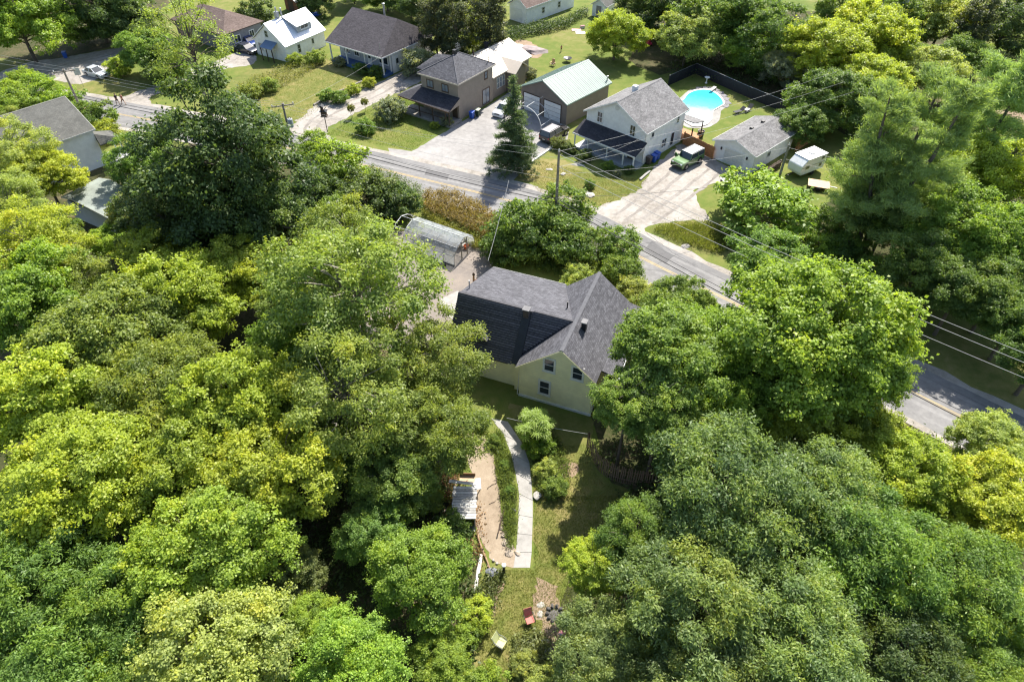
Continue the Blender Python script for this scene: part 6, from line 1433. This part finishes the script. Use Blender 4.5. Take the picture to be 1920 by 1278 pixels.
T = thing('satellite_mast', 'grey mast with two round dishes behind the taupe roof', 'satellite dish', at(853, 103)); MB().tube([(0, 0, 0), (0, 0, 6.2)], .06, 8).build('mast', GREYM, T)
for z, r_ in ((5.9, .6), (4.9, .65)): MB().lathe([(.05, 0), (r_*.6, .07), (r_, .2), (r_*.97, .22), (.05, .04)], (0, -.12, z), 16, Matrix.Rotation(R_(65), 3, 'X')).build('dish', pm('dish_grey', (.6, .62, .63), .4), T)
T = thing('motorbike', 'dark motorbike parked behind the taupe house', 'motorbike', at(836, 100), -.9)
for x in (-.65, .65): MB().lathe([(.24, -.06), (.32, -.04), (.32, .04), (.24, .06)], (x, 0, .32), 16, Matrix.Rotation(R_(90), 3, 'X')).build('wheel', TYRE, T)
MB().ext([(-.7, -.14, .45), (.45, -.14, .45), (.6, -.14, .85), (.2, -.14, .95), (-.2, -.14, .8), (-.8, -.14, .85)], (0, .28, 0)).build('frame', BLACK, T, .04); MB().tube([(.5, -.35, 1.05), (.45, 0, 1.0), (.5, .35, 1.05)], .02, 6).build('handlebar', GREYM, T); MB().bx(-.7, -.1, -.13, .13, .86, .95).build('seat', DKWOOD, T, .03)

# hoop frame of a car shelter in front of the brown garage
T = thing('hoop_frame', 'bare white hoop frame of a car shelter before the brown garage', 'carport frame', at(1030, 240))
ax_ = Vector((math.cos(-.742), math.sin(-.742), 0)); HP = []
for pp in ((1047, 228), (1031, 238), (1015, 249)):
    f = at(*pp)-T.location; pts = []
    for i in range(13):
        t = math.pi*i/12; pts.append(f-ax_*(2.9*(1-math.cos(t)))+Vector((0, 0, 3.0*math.sin(t)**.8)))
    MB().tube(pts, .045, 6).build('hoop', GREYM if pp[0] == 1031 else WHITE, T); HP.append(pts)
for i in (1, 3, 6, 9, 11): MB().tube([HP[0][i], HP[1][i], HP[2][i]], .03, 6).build('purlin', WHITE, T)

# birdhouse, sign, saplings, log edging, small fence
T = thing('birdhouse', 'two storey dark birdhouse on a tall post by the gravel lane', 'birdhouse', at(614, 247))
MB().tube([(0, 0, 0), (0, 0, 2.3)], .06, 8).build('post', DKWOOD, T)
MB().bx(-.45, .45, -.4, .4, 2.3, 2.42).build('tray', DKWOOD, T); b1 = MB().bx(-.36, .36, -.32, .32, 2.43, 3.05).build('box', DKWOOD, T); MB().bx(-.5, .5, -.45, .45, 3.06, 3.12).build('floor', BLACK, T)
MB().bx(-.3, -.02, -.25, .25, 3.13, 3.75).build('upper_box', DKWOOD, T); MB().ext([(-.5, -.4, 3.72), (-.16, -.4, 4.0), (.18, -.4, 3.72)], (0, .8, 0)).build('roof', BLACK, T)
MB().beam((.0, 0, 3.15), (.55, 0, 3.75), .5, .05).build('lean_roof', DKWOOD, T)
T = thing('road_sign', 'grey road sign seen from behind on a thin post at left', 'sign', at(157, 163), .35); MB().tube([(0, 0, 0), (0, 0, 3.0)], .03, 6).build('post', GREYM, T); MB().bx(-.45, .45, -.06, -.035, 1.9, 3.0).build('sign_panel', pm('bare_sign_back', (.5, .52, .53), .4, .1, 3, 20, metal=.3), T)
for pp, lab in (((661, 221), 'young staked sapling nearest the birdhouse'), ((686, 209), 'young staked sapling farther up the gravel lane')):
    T = thing('sapling', lab, 'tree', at(*pp), 0, 'saplings along the gravel lane'); MB().tube([(0, 0, 0), (.03, 0, .9), (0, .03, 1.9)], [.025, .02, .008], 5).build('trunk', BARK, T)
    o = bpy.data.objects.new('crown', PROTO['shrub1'][0]); COL.objects.link(o); o.parent = T; o.location = (0, 0, 1.5); o.scale = (.28, .28, .4); o.color = (.22, .24, .05, 1)
for k, (a, b, lab) in enumerate([((588,197),(612,184),'fallen grey log edging nearest the gravel lane'),((618,178),(650,166),'middle grey log edging the dry lawn'),((655,163),(688,149),'upper grey log edging the dry lawn')]):
    A = at(*a, .12); B = at(*b, .12); o = MB().tube([Vector(), (B-A)*.5+Vector((0, 0, .03)), B-A], [.15, .16, .12], 8).build('log', GREYW); o.location = A; tag(o, lab, 'log', 'logs edging the dry lawn')
T = thing('wire_fence', 'thin wire fence with slim posts along the taupe house lawn', 'fence', at(640, 238)); Q = [at(*p)-T.location for p in ((640,238),(659,222),(700,205),(730,190),(765,172))]
for q in Q: MB().tube([q, q+Vector((0, 0, 1.1))], .03, 6).build('post', GREYM, T)
for i in range(len(Q)-1):
    for z in (.5, 1.05): MB().tube([Q[i]+Vector((0, 0, z)), Q[i+1]+Vector((0, 0, z))], .012, 5).build('strand', GREYM, T)
for k, (pp, d_, lab) in enumerate([((1030,318),(1.1,.6,.3),'pale flat stone on the dry lawn by the pole'),((1056,327),(.9,.6,.4),'small grey stone right of the pole'),((1106,366),(1.3,1.2,.5),'stone mound ringing the little lawn tree'),((1083,309),(1.6,.6,.35),'white edging stone at the porch garden'),((1285,462),(1.0,.8,.6),'grey rock on the weedy verge')]):
    o = rock_obj('stone', at(*pp), d_, STONE, k+20, rz=k); tag(o, lab, 'stone', 'stones on the house lawns')
T = thing('timber_curb', 'pale timber curb between the driveway and dry lawn', 'curb', at(975, 320)); d_ = at(1046, 270)-at(975, 320); n_ = 6
for i in range(n_): a = d_*(i/n_); b = d_*((i+.97)/n_); MB().beam(a+Vector((0, 0, .1)), b+Vector((0, 0, .1)), .22, .2).build('timber', OFFW, T)
T = thing('concrete_curb', 'low concrete edging strip beside the white house', 'curb', at(1200, 338)); d_ = at(1218, 322)-T.location; MB().beam(Vector((0, 0, .1)), d_+Vector((0, 0, .1)), .3, .2).build('edging', CONC, T)

# ------------------------------------------------------------------ the greenhouse and the yard of the cream house
T = thing('greenhouse', 'plastic covered hoop greenhouse with one open bay in the yard', 'greenhouse', (-5.2, 60.3, 0), -.526)
m, nt, b, out = _new('clear_plastic_film'); tcn = N(nt, 'ShaderNodeTexCoord'); nz = noise(nt, tcn.outputs['Object'], 1.2, 4, .6, 1.5)
b.inputs['Base Color'].default_value = (.5, .54, .56, 1); b.inputs['Roughness'].default_value = .2; bump(nt, b, nz.outputs['Fac'], .5, .12)
tp_ = N(nt, 'ShaderNodeBsdfTransparent', {'Color': (.9, .94, .95, 1)}); tl = N(nt, 'ShaderNodeBsdfTranslucent', {'Color': (.75, .78, .8, 1)})
m1 = N(nt, 'ShaderNodeMixShader', {0: .35, 1: b.outputs[0], 2: tl.outputs[0]}); fr = ramp(nt, nz.outputs['Fac'], [(.35, .66), (.65, .38)])
m2 = N(nt, 'ShaderNodeMixShader', {0: fr.outputs[0], 1: m1.outputs[0], 2: tp_.outputs[0]}); nt.links.new(m2.outputs[0], out.inputs[0]); FILM = m
arch = [(-2.05, 0), (-2.05, .65), (-1.98, 1.2), (-1.65, 1.75), (-1.05, 2.2), (0, 2.55), (1.05, 2.2), (1.65, 1.75), (1.98, 1.2), (2.05, .65), (2.05, 0)]
XS = [-8.4, -6.9, -5.5, -4.1, -2.75, -1.4, -.02]
for i, x in enumerate(XS): MB().tube([(x, y, z) for y, z in arch], .035, 6).build('hoop', WHITE if i < 2 else GREYM, T)
for y, z in ((0, 2.59), (-2.0, 1.2), (2.0, 1.2), (-1.35, 2.0), (1.35, 2.0)): MB().tube([(XS[0], y*1.01, z), (XS[-1], y*1.01, z)], .03, 6).build('purlin', WHITE if y == 0 else GREYM, T)
for side in (-1, 1):
    for i in range(1, 6):
        r2 = random.Random(i+side); A5 = arch[:6] if side < 0 else arch[5:]
        V = []; F = []
        for xx in np.linspace(XS[i]+.01, XS[i+1]-.01, 5):
            for k, (y, z) in enumerate(A5):
                g = 1+.012+.02*math.sin(xx*9+k)*r2.random()-(.03 if 0 < k < 5 else 0)*(1-abs((xx-XS[i])/(XS[i+1]-XS[i])*2-1))
                V.append((xx, y*g, z*g+.01))
        nn_ = len(A5)
        for q in range(4):
            for k in range(nn_-1): F.append((q*nn_+k, (q+1)*nn_+k, (q+1)*nn_+k+1, q*nn_+k+1))
        MB().add(V, F).build('film_panel', FILM, T, smooth=True)
for y in (-.6, .5): MB().bx(-.06, .04, y-.05, y+.05, 0, 2.3).build('door_post', GREYW, T)
MB().bx(-.06, .04, -.55, .45, 2.0, 2.1).build('door_head', GREYW, T); MB().bx(-8.4, 0, -2.12, -2.07, 0, .14).build('base_board', GREYW, T); MB().bx(-8.4, 0, 2.07, 2.12, 0, .14).build('base_board', GREYW, T)
MB().bx(-6.5, -1, .7, 1.6, .7, .75).build('bench_top', GREYW, T)
PX = [(-1.0, -2.5), (-1.6, -2.45), (-2.3, -2.55), (-3.0, -2.5), (-5.4, -2.5), (-6.1, -2.45)]
for k, (x, y) in enumerate(PX):
    p = Vector((-5.2, 60.3, 0))+Matrix.Rotation(-.526, 3, 'Z') @ Vector((x, y, 0)); white = k in (1, 4)
    lathe_thing('plant_pot', ['black pot at the near greenhouse corner', 'white pot second from the greenhouse corner', 'black pot third from the greenhouse corner', 'black pot fourth from the greenhouse corner', 'white pot left along the greenhouse', 'leftmost black pot along the greenhouse'][k], 'pot', p, [(.16, 0), (.22, .3), (.24, .34), (.2, .33), (.18, .25)], OFFW if white else BLACK, 'pot', 12, 'pots along the greenhouse')
lathe_thing('orange_pot', 'orange pot by the greenhouse door', 'pot', at(874, 466), [(.2, 0), (.28, .4), (.3, .45), (.24, .43), (.2, .3)], pm('terracotta', (.5, .12, .04), .8), 'pot', 14)
o = rock_obj('sack', at(868, 461), (.9, .6, .7), OFFW, 7, rz=.4); tag(o, 'white sack by the greenhouse door', 'sack')
T = thing('canopy', 'small white canopy top half hidden above the olive tree', 'canopy', at(640, 414), -.5); 
MB().ext([(-1.5, -1.5, 2.2), (1.5, -1.5, 2.2), (0, 0, 3.0)], (0, 0, -.05)).ext([(1.5, -1.5, 2.2), (1.5, 1.5, 2.2), (0, 0, 3.0)], (0, 0, -.05)).ext([(1.5, 1.5, 2.2), (-1.5, 1.5, 2.2), (0, 0, 3.0)], (0, 0, -.05)).ext([(-1.5, 1.5, 2.2), (-1.5, -1.5, 2.2), (0, 0, 3.0)], (0, 0, -.05)).build('roof', WHITE, T)
for x in (-1.4, 1.4):
    for y in (-1.4, 1.4): MB().tube([(x, y, 0), (x, y, 2.2)], .03, 6).build('leg', GREYM, T)
T = thing('wooden_post', 'weathered brown post with a short arm in the yard by the roof', 'post', at(890, 548)); MB().tube([(0, 0, 0), (-.05, 0, 1.4), (-.02, 0, 2.3)], [.12, .11, .09], 8).build('post', pm('orange_brown_wood', (.28, .15, .08), .85, .3, 3, 20), T); MB().beam((0, 0, 1.6), (.7, .1, 1.75), .1, .1).build('arm', MATS['orange_brown_wood'], T)
o = rock_obj('top_knob', (-.02, 0, 2.38), (.3, .3, .3), DKWOOD, 3, T)

# board roofed shelter beside the wood chip path
T = thing('board_shelter', 'low timber shelter roofed with whitewashed boards beside the tan path', 'shelter', (-3.5, 26.3, 0), .0)
WB = [pm('whitewashed_board_%d' % i, c, .8, .25, 2.5, 14) for i, c in enumerate([(.5, .485, .455), (.42, .405, .38), (.48, .45, .41), (.33, .32, .3)])]
r2 = random.Random(8)
for i in range(12):
    y = .05+i*.225; z = 1.55+i*.012+r2.uniform(-.008, .008)
    MB().box((r2.uniform(-.03, .03), y+.1, z), (1.78+r2.uniform(-.06, .06), .205, .03), r2.uniform(-.012, .012)).build('roof_board', WB[r2.randrange(4)], T)
for x in (-.8, .8):
    MB().bx(x-.04, x+.04, .06, 2.7, 1.42, 1.5).build('rafter', GREYW, T)
    for y in (.1, 2.6): MB().bx(x-.045, x+.045, y-.045, y+.045, 0, 1.41).build('post', GREYW, T)
for i in range(9): MB().bx(-.75+i*.168, -.75+i*.168+.155, 1.3, 1.33, .1, 1.35).build('wall_board', pm('brown_board', (.26, .15, .075), .8, .3, 3, 20), T)
MB().bx(.76, .79, .15, 1.3, .1, 1.38).build('side_board', pm('bright_pine_board', (.5, .27, .1), .8, .2, 3, 20), T)
for i in range(3): MB().bx(-.8, .8, -.25+.2*i, -.25+.2*i+.18, .3, .34).build('shelf_board', GREYW, T)
T = thing('plank', 'white plank lying askew across the shelter end', 'plank', (-3.7, 29.35, 1.7), -.13); T2 = MB().box((0, 0, 0), (2.1, .26, .05)).build('board', WB[0], T)
T = thing('potting_table', 'small brown potting table behind the board shelter', 'table', (-3.45, 30.2, 0), -.05); MB().bx(-.6, .6, -.4, .4, .85, .9).build('tabletop', PALEW, T); MB().bx(-.6, .6, .36, .4, .902, 1.2).build('backboard', MATS['brown_board'], T)
for x in (-.55, .55):
    for y in (-.35, .35): MB().bx(x-.03, x+.03, y-.03, y+.03, 0, .848).build('leg', GREYW, T)
T = thing('white_sheet', 'bright white sheet of board leaning behind the shelter', 'board', (-2.75, 29.9, 0), .1); MB().box((0, 0, .75), (.7, .9, .03), m=Matrix.Rotation(.15, 3, 'X')).build('sheet', WHITE, T); 
for x in (-.3, .3): MB().bx(x-.03, x+.03, -.03, .03, 0, .73).build('leg', GREYW, T)
T = thing('wheelbarrow', 'black tub wheelbarrow left of the board shelter', 'wheelbarrow', at(829, 962), 1.2)
P = [(-.35, -.22, .3), (.4, -.2, .25), (.4, .2, .25), (-.35, .22, .3), (-.5, -.36, .62), (.65, -.32, .62), (.65, .32, .62), (-.5, .36, .62)]
MB().add(P, [(0, 3, 2, 1), (0, 1, 5, 4), (1, 2, 6, 5), (2, 3, 7, 6), (3, 0, 4, 7)]).build('tub', BLACK, T); MB().lathe([(.12, -.05), (.19, -.04), (.19, .04), (.12, .05)], (.62, 0, .19), 14, Matrix.Rotation(R_(90), 3, 'X')).build('wheel', TYRE, T)
for y in (-.25, .25): MB().tube([(.6, y*.3, .2), (-.3, y, .35), (-1.0, y*1.2, .6)], .022, 6).build('handle', GREYW, T); MB().tube([(-.3, y, .35), (-.35, y, 0)], .02, 6).build('leg', GREYM, T)
def log(label, pa, pb, r, mat, name='log', z=.12, group=None, n=9):
    A = at(*pa, z); B = at(*pb, z); d = B-A; s = Vector((-d.y, d.x, 0)).normalized(); rr2 = random.Random(int(pa[0]))
    pts = [d*(i/5)+s*rr2.uniform(-.06, .06)+Vector((0, 0, rr2.uniform(-.02, .03))) for i in range(6)]
    o = MB().tube(pts, [r*rr2.uniform(.8, 1.15) for _ in range(6)], n).build(name, mat); o.location = A; return tag(o, label, 'log', group)
log('bleached white fallen log beside the clearing', (903, 1040), (890, 1118), .13, pm('bleached_wood', (.75, .73, .68), .8, .12, 3, 14))
log('brown timber edging the tan path below the shelter', (895, 1000), (917, 1066), .07, pm('brown_timber', (.3, .2, .12), .85, .3, 3, 18))
log('dark charred branch standing in the path bed', (945, 955), (934, 1000), .05, DKWOOD, 'branch', .3)
log('thin dry branch on the tan path', (913, 915), (930, 905), .02, DKWOOD, 'branch', .06); log('short dry twig on the tan path edge', (918, 945), (930, 938), .018, DKWOOD, 'branch', .05)
for k, (pp, d_, lab) in enumerate([((944,1003),(.35,.3,.25),'rounded stone in the tip of the path bed'),((947,1016),(.5,.4,.3),'middle stone in the tip of the path bed'),((955,1034),(.65,.55,.3),'large flat stone at the tip of the path bed'),((970,1036),(.45,.3,.22),'grey stone right of the large flat stone'),((940,990),(.3,.25,.2),'small stone by the charred branch'),((963,955),(.25,.4,.2),'pale stone beside the concrete path'),((1007,930),(.7,.6,.5),'grey rock at the foot of the right bed'),((925,1050),(.25,.2,.15),'small stone at the path end'),((932,1055),(.2,.18,.15),'tiny stone at the path end')]):
    o = rock_obj('stone', at(*pp, .06), d_, pm('tan_stone', (.46, .38, .3), .9, .25, 5, 25, .01) if k < 5 else STONE, k+40, rz=k*.8); tag(o, lab, 'stone', 'stones edging the path bed')
T = thing('white_top_post', 'white topped post with its shaded side coloured dark at the path end', 'white post', at(945, 1073)); MB().tube([(0, 0, 0), (0, 0, .95)], .1, 10).build('post', BLACK, T); MB().lathe([(.14, .952), (.16, 1.0), (.15, 1.1), (.05, 1.15)], (0, 0, 0), 14).build('cap', WHITE, T)  # dark shaft colour stands in for the shaded side of a white post
o = rock_obj('tarp', at(922, 1073, .12), (.85, .65, .5), pm('grey_tarp', (.12, .13, .15), .5, .4, 6, 20, .02), 12); tag(o, 'crumpled dark grey tarp left of the white topped post', 'tarp')

# stake fence round the shaded drive
fp = [(1104,838),(1108,853),(1114,868),(1124,884),(1142,897),(1165,905),(1190,910),(1215,911),(1240,905)]
D_ = smooth_poly([at(*p) for p in fp], .165, .004, 5, False)
T = thing('stake_fence', 'curved fence of tall dark weathered stakes by the lawn', 'fence', D_[0])
stake = MB().bx(-.045, .045, -.012, .012, 0, 1.95).ext([(-.045, -.012, 1.95), (.045, -.012, 1.95), (0, -.012, 2.1)], (0, .024, 0))
sm = stake.build('stake', pm('old_stake_wood', (.2, .135, .1), .9, .35, 4, 18), T); r2 = random.Random(2)
for i, q in enumerate(D_):
    o = sm if i == 0 else sm.copy()
    if i: COL.objects.link(o); o.parent = T
    e = D_[min(i+1, len(D_)-1)]-D_[max(i-1, 0)]
    o.location = q-D_[0]; o.rotation_euler = (r2.uniform(-.03, .03), r2.uniform(-.03, .03), math.atan2(e.y, e.x)); o.scale = (1, 1, r2.uniform(.92, 1.06))
for z in (.5, 1.5):
    for i in range(0, len(D_)-8, 8):
        MB().tube([q-D_[0]+Vector((0, 0, z))+Vector((.02, .03, 0)) for q in D_[i:i+9]], .03, 5).build('rail', MATS['old_stake_wood'], T)

# garden chairs in the clearing
def sling_chair(label, pos, rot, fab, frame):
    T = thing('garden_chair', label, 'chair', pos, rot, 'sling chairs in the clearing')
    MB().ext([(-.02, -.27, .4), (.5, -.27, .44), (.5, .27, .44), (-.02, .27, .4)], (0, 0, .025)).build('seat', fab, T, .008)
    MB().ext([(-.03, -.27, .42), (-.03, .27, .42), (-.3, .27, .98), (-.3, -.27, .98)], (-.025, 0, -.012)).build('backrest', fab, T, .008)
    for y in (-.3, .3):
        MB().tube([(-.32, y, 1.0), (-.02, y, .41), (.52, y, .43)], .016, 6).build('side_rail', frame, T)
        MB().tube([(-.14, y*1.02, .64), (.12, y*1.12, .67), (.4, y*1.1, .64), (.5, y*1.05, .4), (.46, y, 0)], .018, 6).build('armrest', frame, T)
        MB().tube([(-.1, y*1.02, .6), (-.22, y*1.02, .3), (-.34, y*1.02, 0)], .018, 6).build('leg', frame, T)
    MB().tube([(-.31, -.3, .99), (-.31, .3, .99)], .016, 6).build('top_rail', fab, T)
    return T
sling_chair('faded red sling chair facing the camera on the lawn', at(991, 1160), R_(-72), pm('faded_red_sling', (.52, .16, .13), .7, .12, 3, 40), BLACK)
sling_chair('pale lime sling chair turned to the right on the lawn', at(934, 1206), R_(-32), pm('lime_sling', (.56, .58, .28), .7, .12, 3, 40), pm('grey_chair_frame', (.25, .26, .27), .5))
sling_chair('pink sling chair half hidden under the right ash', at(1063, 1192), R_(150), pm('pink_sling', (.5, .2, .22), .7, .12, 3, 40), GREYM)
T = thing('fire_pit', 'ring of dark stones around a fire pit in the shade', 'fire pit', at(1040, 1150))
for k in range(10): a = .628*k; rock_obj('stone', (math.cos(a)*.5, math.sin(a)*.5, .1), (.3, .24, .24), pm('sooty_stone', (.09, .085, .08), .95, .3, 5, 20), k+70, T, a)
MB().lathe([(.45, .02), (.05, .05)], (0, 0, 0), 12).build('ash_bed', pm('ash_grey', (.14, .13, .125), .95, .3, 6, 20), T)
for k, (pp, d_, lab) in enumerate([((1022,1202),(.5,.35,.15),'white crumpled cloth on the dirt'),((1028,1218),(.6,.4,.14),'larger white cloth below the crumpled one')]):
    o = rock_obj('cloth', at(*pp, .05), d_, WHITE, k+90, rz=k); tag(o, lab, 'cloth', 'cloths on the dirt')
for k, (pp, lab) in enumerate([((1014,1133),'stepping stone above the red chair'),((1013,1150),'stepping stone right of the red chair')]):
    o = rock_obj('stepping_stone', at(*pp, .02), (.55, .42, .1), STONE, k+95, rz=k); tag(o, lab, 'stone', 'stepping stones in the clearing')
